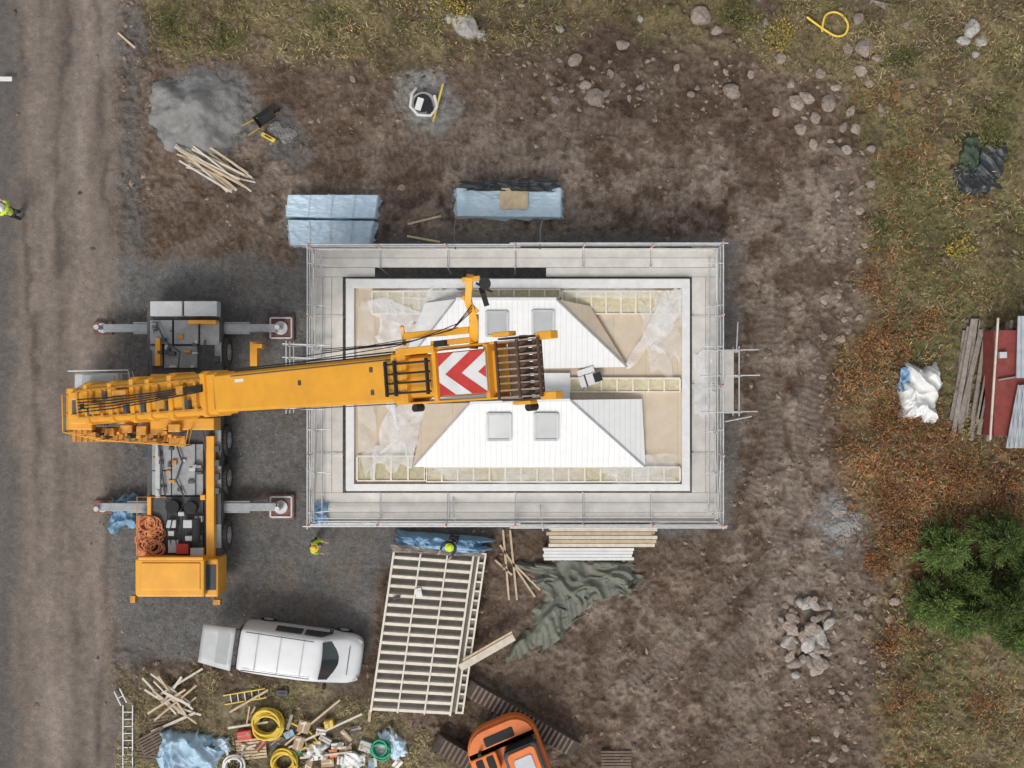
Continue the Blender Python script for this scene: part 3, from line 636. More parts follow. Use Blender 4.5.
pole((8.45,-1.2,3.5),(8.45,1.4,3.5),.024,'guard_rail'); pole((8.38,-1.2,2.6),(8.38,1.4,2.6),.024,'guard_rail'); pole((8.3,1.2,3.8),(8.35,2.3,3.8),.022,'guard_rail'); pole((7.9,-1.4,3.6),(8.9,-1.2,3.6),.022,'guard_rail')
mb=MB(); mb.box((8.09,.1,2.9),(.52,2.3,.05)); mk(mb,'landing_platform',DECK,scf)
for px in (455,540):
    p=W(px,243,3.5); mb=MB(); mb.tube([p+Vector((0,-.2,-.4)),p+Vector((0,.1,.3)),p+Vector((.0,.45,.75)),p+Vector((.08,.8,.8))],.03); mk(mb,'bracket',DGR,scf)
for px,py in ((453,497),(540,505)):
    p=W(px,py,3.0); mb=MB(); mb.tube([p,p+Vector((.05,-.5,.5)),p+Vector((.1,-.9,.6))],.025); mk(mb,'bracket',ALU,scf)
# ------------------------------------------------------------ CRANE
cr=root('mobile_crane',W(185,450,0),'yellow mobile crane on extended outriggers with raised telescopic boom','crane')
mb=MB(); mb.bx(147,302,221,585,.75,1.35,0); mb.bx(160,300,210,590,.5,1.0,0); mk(mb,'carrier_frame',DGR,cr,.02)
for b4 in [(150,320,172,344,1.35,1.56),(174,320,198,344,1.35,1.60),(200,322,219,345,1.35,1.5),(150,346,162,366,1.35,1.55),(164,346,197,368,1.35,1.5),(152,444,171,470,1.35,1.62),(172,444,195,495,1.35,1.60),(152,471,171,495,1.35,1.58),(196,444,203,495,1.35,1.5)]:
    mb=MB(); mb.bx(*b4,0); mk(mb,'deck_plate',GRY,cr,.015)
for b4 in [(150,301,182,316,1.3,1.95),(184,301,217,316,1.3,1.95),(155,440,160,498,1.5,1.7)]: mb=MB(); mb.bx(*b4); mk(mb,'storage_box',LGR,cr,.03)
rq=random.Random(21)
for (x,y) in [(152,325),(170,330),(165,350),(192,352),(158,452),(180,460),(188,480),(160,486),(177,488)]+[(rq.uniform(150,198),rq.choice([rq.uniform(320,366),rq.uniform(442,495)])) for _ in range(34)]:
    mb=MB(); mb.bx(x,y,x+rq.uniform(2,7),y+rq.uniform(1.5,5),1.5,1.64+rq.random()*.14); mk(mb,'deck_fitting',rq.choice([DGR,DGR,LGR,YEL2,GRY]),cr,.01)
for y in (356,372,446,460,474,488): mb=MB(); mb.bx(213,y,219,y+6,1.3,1.62); mk(mb,'deck_fitting',DGR,cr)
for pts in ([W(150,350,1.6),W(155,400,1.9),W(158,440,1.8),W(165,495,1.7)],[W(205,340,1.6),W(200,400,1.9),W(205,450,1.7)],[W(175,440,1.75),W(182,462,1.75),W(176,480,1.75),W(184,497,1.75)],[W(156,322,1.75),W(164,340,1.75),W(180,352,1.75),W(178,368,1.8)]): mb=MB(); mb.tube(pts,.035); mk(mb,'hose',DGR,cr)
for b4 in [(206,436,214,558,1.35,1.68),(147,497,151,556,1.35,1.66),(188,320,216,324,1.4,1.9),(200,495,205,500,1.3,1.72),(155,338,160,366,1.4,1.75)]: mb=MB(); mb.bx(*b4); mk(mb,'yellow_fender',YEL,cr,.02)
for (y0,y1) in ((430,452),(466,488),(524,548),(342,362)): mb=MB(); mb.bx(214.5,y0,221,y1,1.25,1.38); mk(mb,'mudguard',GRY,cr,.02)
def wheel(parent,c,r,w,rimmat=LGR,world=True):
    c=Vector(c)
    mb=MB(); mb.world=world; mb.cyl(c+Vector((-w/2,0,0)),c+Vector((w/2,0,0)),r,n=28)
    for i in range(28):
        t=i/28*6.283; mb.box((c.x,c.y+math.cos(t)*r,c.z+math.sin(t)*r),(w*.92,.05,.05))
    o=mk(mb,'wheel',TYR,parent,.03)
    m2=MB(); m2.cyl(c+Vector((-w/2-.02,0,0)),c+Vector((w/2+.02,0,0)),r*.55,n=18); m2.cyl(c+Vector((-w/2-.06,0,0)),c+Vector((w/2+.06,0,0)),r*.2,n=12)
    base=Vector(parent.location) if world else Vector((0,0,0))
    rr=mk(m2,'rim',rimmat,None,0,org=base); rr.location=(0,0,0); rr.parent=o
for py in (352,392,440,478,535):
    for X_ in (-11.38,-13.85):
        y=W(0,py,.7).y; wheel(cr,(X_,y,.62),.60,.42,GRY)
for py,xl in ((328,103),(507,97)):
    mb=MB(); mb.bx(xl,py-4,276,py+4,.55,.86); mb.bx(xl+30,py-6,250,py+6,.5,.8)
    mk(mb,'outrigger_beam',GRY,cr,.02)
    for px in (281,103):
        p=W(px,py,.2)
        mb=MB(); mb.box((p.x,p.y,.1),(1.05,1.0,.18) if px>200 else (.75,.55,.18)); mk(mb,'outrigger_pad',RUST,cr,.04)
        mb=MB(); mb.cyl((p.x,p.y,.2),(p.x,p.y,.28),.27 if px>200 else .2,n=20); mb.cyl((p.x,p.y,.28),(p.x,p.y,1.05),.1,n=14)
        if px>200:
            for s1 in (-1,1):
                mb.box((p.x+s1*.42,p.y,.205),(.06,.8,.05)); mb.box((p.x,p.y+s1*.4,.205),(.8,.06,.05))
        mk(mb,'outrigger_foot',ALU,cr)
mb=MB(); mb.bx(250,342,257,366,.9,1.5); mb.bx(252,344,262,348,.9,1.6); mk(mb,'warning_post',YEL,cr)
mb=MB(); mb.bx(152,497,203,558,1.2,1.5); mk(mb,'engine_deck',DGR,cr)
for p,r in (((172,507),.26),((190,508),.24)):
    c=W(*p,1.9); mb=MB(); mb.cyl((c.x,c.y,1.4),(c.x,c.y,1.9),r,n=20); mk(mb,'air_filter',BLK,cr,.02)
c=W(196,532,1.8); mb=MB(); mb.cyl((c.x,c.y-.4,1.75),(c.x,c.y+.5,1.75),.17); mk(mb,'exhaust',BLK,cr)
for b4 in [(183,520,192,528,1.4,1.85),(168,540,178,553,1.4,1.7),(185,536,200,541,1.4,1.8),(190,548,203,556,1.4,1.75),(166,520,176,528,1.4,1.75),(178,512,184,516,1.4,1.9),(194,516,202,522,1.4,1.7),(168,531,174,536,1.4,1.8)]: mb=MB(); mb.bx(*b4); mk(mb,'engine_part',LGR,cr,.02)
mb=MB(); mb.bx(176,544,188,554,1.4,1.85); mk(mb,'fire_box',RED,cr,.02)
for i in range(7): mb=MB(); mb.tube([W(166+i*5,500+i,1.6),W(168+i*5,515,1.8),W(163+i*6,535,1.75),W(170+i*4,556,1.6)],.022); mk(mb,'hose',BLK,cr)
mb=MB(); mb.tube([W(137,556,2.1),W(137,497,2.1),W(166,497,2.1)],.02); mk(mb,'handrail',YEL2,cr)
rnd=random.Random(3)
mb=MB(); mb.bx(136,516,165,556,1.3,1.45)
for k in range(30):
    cx,cy=rnd.uniform(142,159),rnd.uniform(522,550); r=rnd.uniform(4,8); z=1.5+rnd.random()*.22
    mb.tube([W(cx+r*math.cos(t)*1.1,cy+r*math.sin(t),z+.05*math.sin(3*t+k)) for t in [i*6.283/14 for i in range(14)]],.035,5,0,True)
mk(mb,'rope_coil',ORR,cr)
mb=MB(); a=W(135,597,2.7); b_=W(204,559,2.7)
mb.prism([(a.x+.08,a.y),(b_.x,a.y),(b_.x,b_.y),(a.x,b_.y),(a.x,a.y+.1)],.7,2.7); mb.bx(204.5,559,218,597,.7,2.2); cab=mk(mb,'cab',YEL,cr,.12)
mb=MB(); mb.bx(141,563,200,590,2.6,2.76,0); mb.bx(138,557,203,560,2.5,2.72); mk(mb,'cab_roof_panel',YEL,cr,.03)
mb=MB(); mb.box(((a.x+b_.x)/2,a.y-.01,1.95),(b_.x-a.x-.3,.04,.9)); mk(mb,'windscreen',GLS,cr)
mb=MB(); mb.box((b_.x+.02,(a.y+b_.y)/2,2.33),(.04,1.15,.5)); mb.bx(206,565,216,590,2.0,2.23); mk(mb,'cab_window',GLS,cr)
for pp in ([W(212,597,1.9),W(216,603,2.1)],): mb=MB(); mb.tube(pp,.03); mb.bx(213,600,220,605,1.8,2.2); mk(mb,'mirror',YEL2,cr)
mb=MB(); mb.bx(130,596,135,603,1.8,2.2); mk(mb,'mirror',YEL2,cr)
for px in (142,196):
    p=W(px,597,.9); mb=MB(); mb.box((p.x,a.y-.02,.95),(.35,.06,.2)); mk(mb,'headlight',WHT,cr,.01)
tt=W(183,403,2)
mb=MB(); mb.cyl((tt.x,tt.y,1.35),(tt.x,tt.y,1.8),1.15,n=32); mk(mb,'turntable',DGR,cr)
mb=MB(); mb.bx(112,380,205,424,1.8,2.5); mb.bx(150,374,214,386,1.8,2.9); mb.bx(150,418,214,430,1.8,2.9); mb.bx(104,386,150,396,2.3,3.6); mb.bx(104,408,150,418,2.3,3.6); mk(mb,'slewing_platform',YEL,cr,.04)
mb=MB()
for i in range(4): mb.bx(66+i*.6,388,92,430,1.3+.5*i,1.77+.5*i)
mb.bx(70,392,88,400,3.2,3.5); mb.bx(70,414,88,424,3.2,3.5); mk(mb,'counterweight',YEL,cr,.05)
mb=MB(); mb.bx(72,396,84,420,3.2,3.42); mb.bx(95,399,103,418,2.6,3.3); mk(mb,'grille',DGR,cr)
for (px,py) in ((98,397),(112,404)):
    c=W(px,py,3.3); mb=MB(); mb.cyl((c.x,c.y-.55,3.2),(c.x,c.y+.55,3.2),.33,n=24)
    for k in range(14): mb.cyl((c.x,c.y-.5+k*.075,3.2),(c.x,c.y-.45+k*.075,3.2),.36,n=24)
    mk(mb,'winch',YEL2,cr)
for (x,y) in [(90,386),(97,386),(90,394),(97,394),(80,404)]: mb=MB(); mb.bx(x,y,x+5,y+5,3.3,3.75); mk(mb,'valve_block',BLK,cr)
for k in range(6): mb=MB(); mb.tube([W(92+k*3,425,2.8),W(110+k*3,412,3.4),W(130+k*2,408,3.5),W(160,402+k,3.6)],.03); mk(mb,'hydraulic_hose',BLK,cr)
mb=MB(); mb.bx(74,373,118,389,1.8,3.3); mk(mb,'operator_cab',LGR,cr,.08)
mb=MB(); mb.bx(82,375,114,386,3.2,3.36); mb.bx(118.5,374,122,388,2.4,3.1); mk(mb,'cab_window',SKY,cr)
def rail(pts,z0,z1,name='railing',mat=YEL,r=.025):
    mb=MB(); top=[W(x,y,z1) for x,y in pts]
    mb.tube(top,r); mb.tube([p-Vector((0,0,(z1-z0)*.5)) for p in top],r*.8)
    for i in range(len(top)-1):
        n=max(1,int((top[i+1]-top[i]).length/.5))
        for k in range(n+1):
            p=top[i].lerp(top[i+1],k/n); mb.cyl(p,(p.x,p.y,z0),r*.8,n=6)
    mk(mb,name,mat,cr)
rail([(68,371),(128,370),(132,388)],2.5,3.5,mat=ALU)
rail([(62,395),(63,432),(100,440),(185,446),(188,430)],2.4,3.4)
mb=MB(); mb.bx(72,427,168,442,2.25,2.35); mb.bx(168.5,436,185,444,2.25,2.35)
for x in range(74,168,6): mb.bx(x,427,x+1.5,442,2.35,2.42)
mk(mb,'walkway',YEL2,cr)
for (x,y,w,h,z) in [(120,425,12,8,3.0),(136,426,10,9,3.1),(150,428,14,7,2.9),(104,428,10,8,2.8),(168,424,12,8,3.2),(86,432,10,6,2.9)]: mb=MB(); mb.bx(x,y,x+w,y+h,2.3,z); mk(mb,'hydraulic_block',YEL2,cr,.03)
for k in range(16):
    x,y=rq.uniform(74,175),rq.uniform(428,440); mb=MB(); mb.bx(x,y,x+rq.uniform(2,5),y+rq.uniform(1.5,4),2.4,2.9+rq.random()*.4); mk(mb,'hydraulic_block',rq.choice([DGR,YEL2,YEL]),cr,.01)
# boom
P0=W(112,402,3.7); P1=W(566,365,18.2)
d=(P1-P0).normalized(); LB=(P1-P0).length; sd=Vector((-d.y,d.x,0)).normalized(); upv=d.cross(sd).normalized()
if upv.z<0: upv=-upv
BT=Matrix(((d.x,sd.x,upv.x,P0.x),(d.y,sd.y,upv.y,P0.y),(d.z,sd.z,upv.z,P0.z),(0,0,0,1)))
def uat(px,wv=.65):
    lo,hi=-6,LB+6
    for _ in range(50):
        m_=(lo+hi)/2; p=P0+d*m_+upv*wv
        if 512+p.x*1250/(50-p.z)<px: lo=m_
        else: hi=m_
    return lo
def bmb(): mb=MB(); mb.T=BT; return mb
def hullprof(w,h):
    return [(-w/2,-h*.15),(-w/2,h*.42),(-w/2+.08,h*.5),(w/2-.08,h*.5),(w/2,h*.42),(w/2,-h*.15),(w*.34,-h*.42),(w*.15,-h*.5),(-w*.15,-h*.5),(-w*.34,-h*.42)]
def loft(mb,secs,mat=0,smooth=False):
    n=len(secs[0]); vs=[p for s in secs for p in s]; fs=[]
    for i in range(len(secs)-1):
        for j in range(n): fs.append((i*n+j,i*n+(j+1)%n,(i+1)*n+(j+1)%n,(i+1)*n+j))
    fs.append(tuple(range(n-1,-1,-1))); fs.append(tuple((len(secs)-1)*n+j for j in range(n)))
    mb.add(vs,fs,mat,smooth)
def seg(mb,u0,u1,w,h,w1=None,h1=None):
    w1=w1 or w; h1=h1 or h
    loft(mb,[[(u0,a_,c_) for a_,c_ in hullprof(w,h)],[(u1,a_,c_) for a_,c_ in hullprof(w1,h1)]])
ua=uat(215); ub=uat(400)
mb=bmb(); seg(mb,uat(80),ua,1.40,1.3); seg(mb,ua-.1,ub,1.26,1.3,1.34,1.3); seg(mb,ub,uat(496),1.2,1.1)
mk(mb,'boom',YEL,cr,.02)
for px,w in ((88,1.58),(112,1.5),(134,1.62),(150,1.5),(172,1.62),(205,1.52)):
    u=uat(px); mb=bmb(); seg(mb,u-.12,u+.12,w,1.5); mk(mb,'boom_collar',YEL,cr,.02)
u=uat(400); mb=bmb(); seg(mb,u-.25,u+.15,1.48,1.45); mk(mb,'boom_collar',YEL,cr,.02)
for px in (80,95,104,120,142,160,186,198): u=uat(px); mb=bmb(); mb.box((u,0,.72),(.12,1.0,.14)); mk(mb,'boom_fitting',YEL2,cr,.02)
for s_ in (-1,1): mb=bmb(); mb.box(((uat(78)+uat(204))/2,s_*.5,.70),(uat(204)-uat(78),.08,.12)); mk(mb,'boom_fitting',YEL2,cr,.01)
for (px,v,sx_,sy_,sz_) in [(125,.15,.9,.5,.25),(100,-.2,.7,.4,.3),(165,-.2,.5,.35,.25),(185,.2,.4,.3,.2)]: mb=bmb(); mb.box((uat(px),v,.78),(sx_,sy_,sz_)); mk(mb,'boom_fitting',YEL2,cr,.03)
for v in (.74,.67): mb=bmb(); mb.tube([(uat(225),v,.2),(uat(395),v+.03,.25)],.022); mk(mb,'boom_cable',DGR,cr)
for v,v2,zz in ((-.68,-.72,.1),(.5,.54,.67)): mb=bmb(); mb.tube([(uat(232),v,zz),(uat(392),v2,zz)],.015); mk(mb,'boom_cable',DGR,cr)
for k in range(5): mb=bmb(); mb.tube([(uat(84),-.3+k*.12,.9),(uat(120),-.25+k*.1,.95),(uat(160),-.1+k*.07,.92),(uat(206),.1+k*.05,.78)],.025); mk(mb,'hydraulic_hose',BLK,cr)
for px in (92,109,128,146,168,190): u=uat(px); mb=bmb(); mb.box((u,.25 if px%2 else -.3,.76),(.2,.3,.12)); mk(mb,'hose_clamp',DGR,cr)
for px,v in ((372,.3),(372,-.35),(300,.1)): mb=bmb(); mb.box((uat(px),v,.665),(.12,.14,.03)); mk(mb,'hose_clamp',DGR,cr)
mb=bmb(); mb.box((uat(240),.35,.655),(.45,.10,.012)); mk(mb,'rating_plate',WHT,cr)
mb=MB(); c0=W(188,400,2.2); pB=P0+d*uat(225)-upv*.6
mb.cyl(c0,c0.lerp(pB,.6),.28,n=20); mb.cyl(c0.lerp(pB,.6),pB,.18,n=20); mk(mb,'lift_cylinder',YEL2,cr)
ue=uat(545)
for s_ in (-1,1):
    mb=bmb(); mb.box(((uat(402)+uat(500))/2,s_*.72,.15),(uat(500)-uat(402),.06,1.0)); mk(mb,'head_plate',YEL,cr,.02)
    mb=bmb(); mb.box(((uat(500)+ue)/2-.05,s_*.80,.50),(ue-uat(500)-.1,.05,.34)); mk(mb,'head_plate',SHV,cr,.02)
for (px,v,wz,sx_,sy_,sz_) in [(489,0,.35,.14,1.44,.8),(404,0,.58,.3,1.44,.25),(436,0,.66,.14,1.4,.12),(420,.72,.72,1.5,.2,.2),(455,.86,.62,1.5,.14,.28),(547,.78,.58,.5,.2,.3),(547,-.74,.55,.5,.2,.3),(520,-.88,.55,.6,.1,.3),(505,.92,.6,.6,.12,.3)]:
    mb=bmb(); mb.box((uat(px),v,wz),(sx_,sy_,sz_)); mk(mb,'boom_head',YEL,cr,.02)
for k in range(8):
    v=-.63+k*.18; mb=bmb(); mb.cyl((uat(518),v-.055,.36),(uat(518),v+.055,.36),.42,n=26); mk(mb,'sheave',SHV,cr)
PRS=M('pale_rusty_steel',(.40,.31,.24),.7,.2,.4,6,.3)
for k in range(9): mb=bmb(); mb.box(((uat(500)+uat(544))/2,-.72+k*.18,.74),(uat(544)-uat(500),.04,.06)); mk(mb,'rope_guard',PRS,cr)
for px in (501,522,543): mb=bmb(); mb.box((uat(px),0,.78),(.07,1.5,.06)); mk(mb,'rope_guard',SHV,cr)
mb=bmb(); mb.box((uat(536),0,.55),(.12,1.5,.28)); mk(mb,'head_crossbeam',SHV,cr,.02)
mb=bmb(); mb.cyl((uat(518),-.85,.36),(uat(518),.85,.36),.12); mk(mb,'sheave_axle',DGR,cr)
for v in (-.42,-.14,.12,.4): mb=bmb(); mb.tube([(uat(388),v,.78),(uat(434),v,.80)],.03); mk(mb,'hydraulic_pipe',BLK,cr)
for px in (390,399,431): mb=bmb(); mb.box((uat(px),0,.80),(.07,1.0,.08)); mk(mb,'hydraulic_pipe',BLK,cr)
mb=bmb(); mb.box((uat(447),.84,.78),(.4,.16,.2)); mk(mb,'head_fitting',BLK,cr)
for pts in ([(uat(300),.76,.4),(uat(400),.9,.7),(uat(470),1.2,1.0)],[(uat(318),.95,.2),(uat(420),1.0,.7),(uat(470),1.3,1.0)]): mb=bmb(); mb.tube(pts,.014); mk(mb,'boom_cable',BLK,cr)
for a_,v in ((411,-.86),(524,-1.0)): mb=bmb(); mb.cyl((uat(a_),v,.3),(uat(a_),v,.6),.11); mk(mb,'work_light',BLK,cr)
u0,u1=uat(439,.84),uat(486,.84); hw=.56; zt=.84
mb=bmb(); mb.box(((u0+u1)/2,0,zt-.02),(u1-u0,hw*2,.04)); mk(mb,'warning_sign',WHT,cr)
def clip(poly,ax,lim,keepless):
    out=[]
    for i in range(len(poly)):
        a_,b_=poly[i],poly[(i+1)%len(poly)]
        ia=(a_[ax]<=lim) if keepless else (a_[ax]>=lim); ib=(b_[ax]<=lim) if keepless else (b_[ax]>=lim)
        if ia: out.append(a_)
        if ia!=ib:
            t=(lim-a_[ax])/(b_[ax]-a_[ax]); out.append(tuple(a_[k]+(b_[k]-a_[k])*t for k in range(2)))
    return out
Lg=u1-u0; bw=Lg*.35
for k in range(-3,4):
    s0=u0+Lg*.14+k*bw*2
    for sg in (-1,1):
        mb=bmb(); pl=[(s0,0),(s0+bw,0),(s0+bw+Lg*.55,sg*hw),(s0+Lg*.55,sg*hw)]
        pl=clip(pl,0,u0,False)
        if len(pl)>2: pl=clip(pl,0,u1,True)
        if len(pl)>2: mb.prism(pl,zt+.003,zt+.008); mk(mb,'chevron_mark',RED,cr)
mb=MB(); q0=W(474,345,16.6)
mb.beam(q0,W(474,318,17.4),.24,.3); mb.beam(W(474,320,17.4),W(468,300,17.8),.2,.26); mb.beam(W(468,302,17.8),W(470,276,18.2),.18,.24); mb.beam(W(462,280,18.2),W(480,278,18.2),.12,.14); mb.beam(W(462,296,17.8),W(478,312,17.6),.1,.12)
mb.beam(W(405,336,15.2),W(470,330,17),.18,.16); mb.beam(W(402,326,15.2),W(405,345,15),.1,.12)
mk(mb,'auxiliary_arm',YEL,cr,.02)
mb=MB(); a_=W(485,284,18.2); mb.cyl(a_,a_+Vector((0,.0,.35)),.15); mb.beam(W(482,290,18.1),W(486,303,17.6),.14,.2); mb.beam(W(476,283,18.2),W(492,292,18.1),.06,.06); mk(mb,'wind_gauge',BLK,cr)
for k in range(3):
    mb=MB(); mb.tube([W(322,349+k*2,12.5+k*.2),W(400,344,15.2),W(452,330,17),W(472,305+k*3,18)],.013); mk(mb,'rope',BLK,cr)
    mb=MB(); mb.tube([W(300,357,11.5+.1*k),W(345,350,13),W(402,340+k*2,15.4)],.013); mk(mb,'rope',BLK,cr)
# ------------------------------------------------------------ VAN
def vsec(x,hb,ht,zb,zt,r=.12,zbelt=None):
    zbelt=zbelt if zbelt is not None else (zb+.55*(zt-zb))
    P=[(hb*.96,zb),(hb,zb+.12),(hb,zbelt),(ht+.02,zt-r*1.1),(ht-r*.35,zt-r*.3),(ht-r*1.6,zt),(0,zt+.02)]
    return [(x,y,z) for y,z in P]+[(x,-y,z) for y,z in P[-2::-1]]
van=root('van',(*W(300.5,653,1.0).xy,0),'white panel van with its grey tailgate raised','van',rz=math.radians(-8)); van.scale=(.98,1.03,1)
secs=[vsec(-2.36,.90,.76,.38,1.84),vsec(-2.30,.95,.80,.32,1.90),vsec(-1.2,.97,.84,.3,1.94),vsec(.1,.97,.84,.3,1.94),vsec(.75,.97,.82,.3,1.90),vsec(.98,.97,.80,.3,1.84,.1,1.15),vsec(1.62,.96,.84,.3,1.24,.1,1.05),vsec(2.05,.93,.82,.3,1.10,.14,.95),vsec(2.32,.84,.70,.32,.95,.16,.8),vsec(2.46,.62,.50,.38,.74,.12,.62)]
mb=local(MB()); loft(mb,secs,0,True); bd=mk(mb,'body',VANW,van)
es=bd.modifiers.new('s','SUBSURF'); es.levels=es.render_levels=1
mb=local(MB())
def ws(u,v):
    x=.93+.66*v; w=(.70+.06*v)*(2*u-1); z=1.905-.66*v-.035*(2*u-1)**2-.05*v*(1-v)+.025
    x+= .06*(1-(2*u-1)**2); return (x,w,z)
mb.grid(10,6,ws); mk(mb,'windscreen',GLS,van,fix=False)
for s_ in (-1,1):
    for quad in ([(.15,s_*.955,1.22),(1.25,s_*.95,1.2),(.85,s_*.845,1.72),(.15,s_*.87,1.76)],[(-1.0,s_*.956,1.25),(.05,s_*.955,1.22),(.05,s_*.87,1.76),(-1.0,s_*.87,1.76)]):
        mb=local(MB()); mb.add(quad,[(0,1,2,3)]); o=mk(mb,'side_window',GLS,van,fix=False); o.location.y=s_*.03
    mb=local(MB()); mb.box((1.15,s_*1.09,1.22),(.14,.2,.16)); mb.box((1.15,s_*.98,1.2),(.05,.12,.05)); mk(mb,'mirror',BLK,van,.03)
    mb=local(MB()); mb.box((2.26,s_*.68,.82),(.22,.26,.14),s_*-.5); mk(mb,'headlight',SKY,van,.03)
    for x in (-1.55,1.55):
        mb=local(MB()); mb.cyl((x,s_*.74,.33),(x,s_*.98,.33),.33,n=24); w=mk(mb,'wheel',BLK,van,.02)
        mb=local(MB()); mb.cyl((x,s_*.95,.33),(x,s_*.995,.33),.2,n=16); rr=mk(mb,'rim',ALU,None); rr.parent=w
    mb=local(MB()); mb.tube([(-2.1,s_*.72,1.985),(.6,s_*.70,1.975)],.018); mk(mb,'roof_rail',DGR,van)
for x in (-1.6,-.7,.2): mb=local(MB()); mb.box((x,0,1.985),(.03,1.36,.02)); mk(mb,'roof_rib',LGR,van)
mb=local(MB()); mb.box((1.95,0,1.175),(.03,1.1,.01)); mk(mb,'bonnet_seam',DGR,van)
TGM=M('grey_van_door',(.50,.51,.52),.4,0,.15,2,.05)
mb=local(MB()); mb.grid(8,6,lambda u,v:(-2.50-1.35*u,(2*v-1)*(.80-.08*u),1.95-.25*u-.10*u*u)); tg=mk(mb,'tailgate',TGM,van,fix=False)
so=tg.modifiers.new('t','SOLIDIFY'); so.thickness=.06; so.offset=-1
mb=local(MB()); mb.grid(4,4,lambda u,v:(-2.68-.5*u,(2*v-1)*.60,1.98-.22*u*.5)); tw=mk(mb,'rear_window',SKY,None,fix=False); tw.parent=tg
for s_ in (-1,1): mb=local(MB()); mb.beam((-2.35,s_*.7,1.6),(-3.0,s_*.68,1.8),.04,.04); mk(mb,'gas_strut',BLK,van)
mb=local(MB()); mb.box((-2.375,0,1.1),(.03,1.6,1.3)); mk(mb,'load_bay',BLK,van)
mb=local(MB()); mb.box((-3.75,.3,1.62),(.05,.25,.05)); h_=mk(mb,'handle',BLK,None); h_.parent=tg
# ------------------------------------------------------------ EXCAVATOR
ex=root('excavator',(*W(506,744,.4).xy,0),'orange excavator with dark cab on muddy tracks','excavator',rz=math.radians(-30)); ex.scale=(1.16,1.22,1.15)
for s_ in (-1,1):
    mb=local(MB()); hl=1.85; r=.34
    prof=[(-hl+r*math.cos(t),r+r*math.sin(t)) for t in [math.pi/2+i*math.pi/8 for i in range(9)]]+[(hl+r*math.cos(t),r+r*math.sin(t)) for t in [-math.pi/2+i*math.pi/8 for i in range(9)]]
    mb.add([(x,s_*1.02-.26,z) for x,z in prof]+[(x,s_*1.02+.26,z) for x,z in prof],[tuple(range(18)),tuple(range(35,17,-1))]+[(i,(i+1)%18,18+(i+1)%18,18+i) for i in range(18)])
    tk=mk(mb,'track',MUD,ex,.02)
    mb=local(MB())
    for i in range(23): mb.box((-hl+i*(2*hl)/22,s_*1.02,.70),(.07,.5,.08))
    cl=mk(mb,'track_cleats',MUDL,None); cl.parent=tk
mb=local(MB()); mb.box((0,0,.55),(1.8,1.5,.35)); mb.cyl((0,0,.7),(0,0,.95),.6,n=24); mk(mb,'undercarriage',DGR,ex,.03)
ut=Matrix.Rotation(math.radians(-38),4,'Z')@Matrix.Translation((.2,0,0))
def umb(): m_=local(MB()); m_.T=ut; return m_
def rr_poly(x0,y0,x1,y1,rs,n=6):
    out=[]
    for (cx,cy,a0,r) in ((x1-rs[0],y1-rs[0],0,rs[0]),(x0+rs[1],y1-rs[1],90,rs[1]),(x0+rs[2],y0+rs[2],180,rs[2]),(x1-rs[3],y0+rs[3],270,rs[3])):
        for i in range(n+1):
            t=math.radians(a0+90*i/n); out.append((cx+r*math.cos(t),cy+r*math.sin(t)))
    return out
mb=umb(); mb.prism(rr_poly(-1.3,-1.2,1.0,1.2,(.15,.85,.85,.3)),.95,1.45); mk(mb,'upper_body',ORG,ex,.07)
mb=umb(); mb.prism(rr_poly(-1.22,-1.12,-.55,1.12,(.08,.7,.7,.08)),1.46,1.72); mk(mb,'counterweight',ORG,ex,.07)
mb=umb(); mb.prism(rr_poly(-.50,-1.12,.15,-.25,(.08,.08,.08,.08)),1.46,1.80); mk(mb,'engine_cover',ORG,ex,.04)
mb=umb(); mb.prism(rr_poly(.2,-1.12,.9,-.45,(.08,.08,.08,.2)),1.46,1.66); mk(mb,'tool_locker',DGR,ex,.03)
mb=umb(); mb.prism(rr_poly(-.45,-.02,1.15,1.12,(.25,.15,.15,.2)),1.46,2.4); mk(mb,'cab',GLS,ex,.06)
mb=umb(); mb.prism(rr_poly(-.38,.08,.55,1.02,(.15,.15,.15,.15)),2.41,2.47); mk(mb,'cab_roof',ORG,ex,.03)
mb=umb(); mb.prism(rr_poly(-.15,.25,.42,.85,(.08,.08,.08,.08)),2.475,2.51); mk(mb,'roof_hatch',LGR,ex,.02)
for q_ in ([(.56,.1,2.4),(1.1,.15,2.37)],[(.56,1.0,2.4),(1.1,.95,2.37)],[(1.1,.15,2.37),(1.1,.95,2.37)]): mb=umb(); mb.beam(q_[0],q_[1],.07,.07); mk(mb,'cab_frame',ORG,ex)
for (x0,y0,x1,y1,z) in [(-.42,-.98,-.05,-.75,1.81),(-.42,-.62,.05,-.38,1.81),(-1.0,-.5,-.7,.5,1.73)]: mb=umb(); mb.prism(rr_poly(x0,y0,x1,y1,(.04,.04,.04,.04)),z,z+.03); mk(mb,'engine_grille',BLK,ex,.01)
mb=umb(); mb.prism(rr_poly(.3,-1.0,.8,-.6,(.05,.05,.05,.05)),1.665,1.70); mk(mb,'locker_lid',LGR,ex,.01)
mb=umb(); mb.cyl((-.62,-.75,1.7),(-.62,-.75,2.05),.06); mk(mb,'exhaust_pipe',BLK,ex)
mb=umb(); mb.beam((.9,-.25,1.4),(2.3,-.25,2.5),.3,.4); mb.beam((2.2,-.25,2.5),(3.4,-.25,1.3),.26,.32); mk(mb,'boom_arm',ORG,ex,.03)
for v in (-.33,-.17): mb=umb(); mb.tube([(.6,v,1.6),(1.1,v,1.9),(2.2,v,2.75)],.025); mk(mb,'hydraulic_hose',BLK,ex)
mb=umb(); mb.beam((3.35,-.25,1.35),(3.2,-.25,.5),.6,.3); mk(mb,'bucket',DGR,ex,.03)
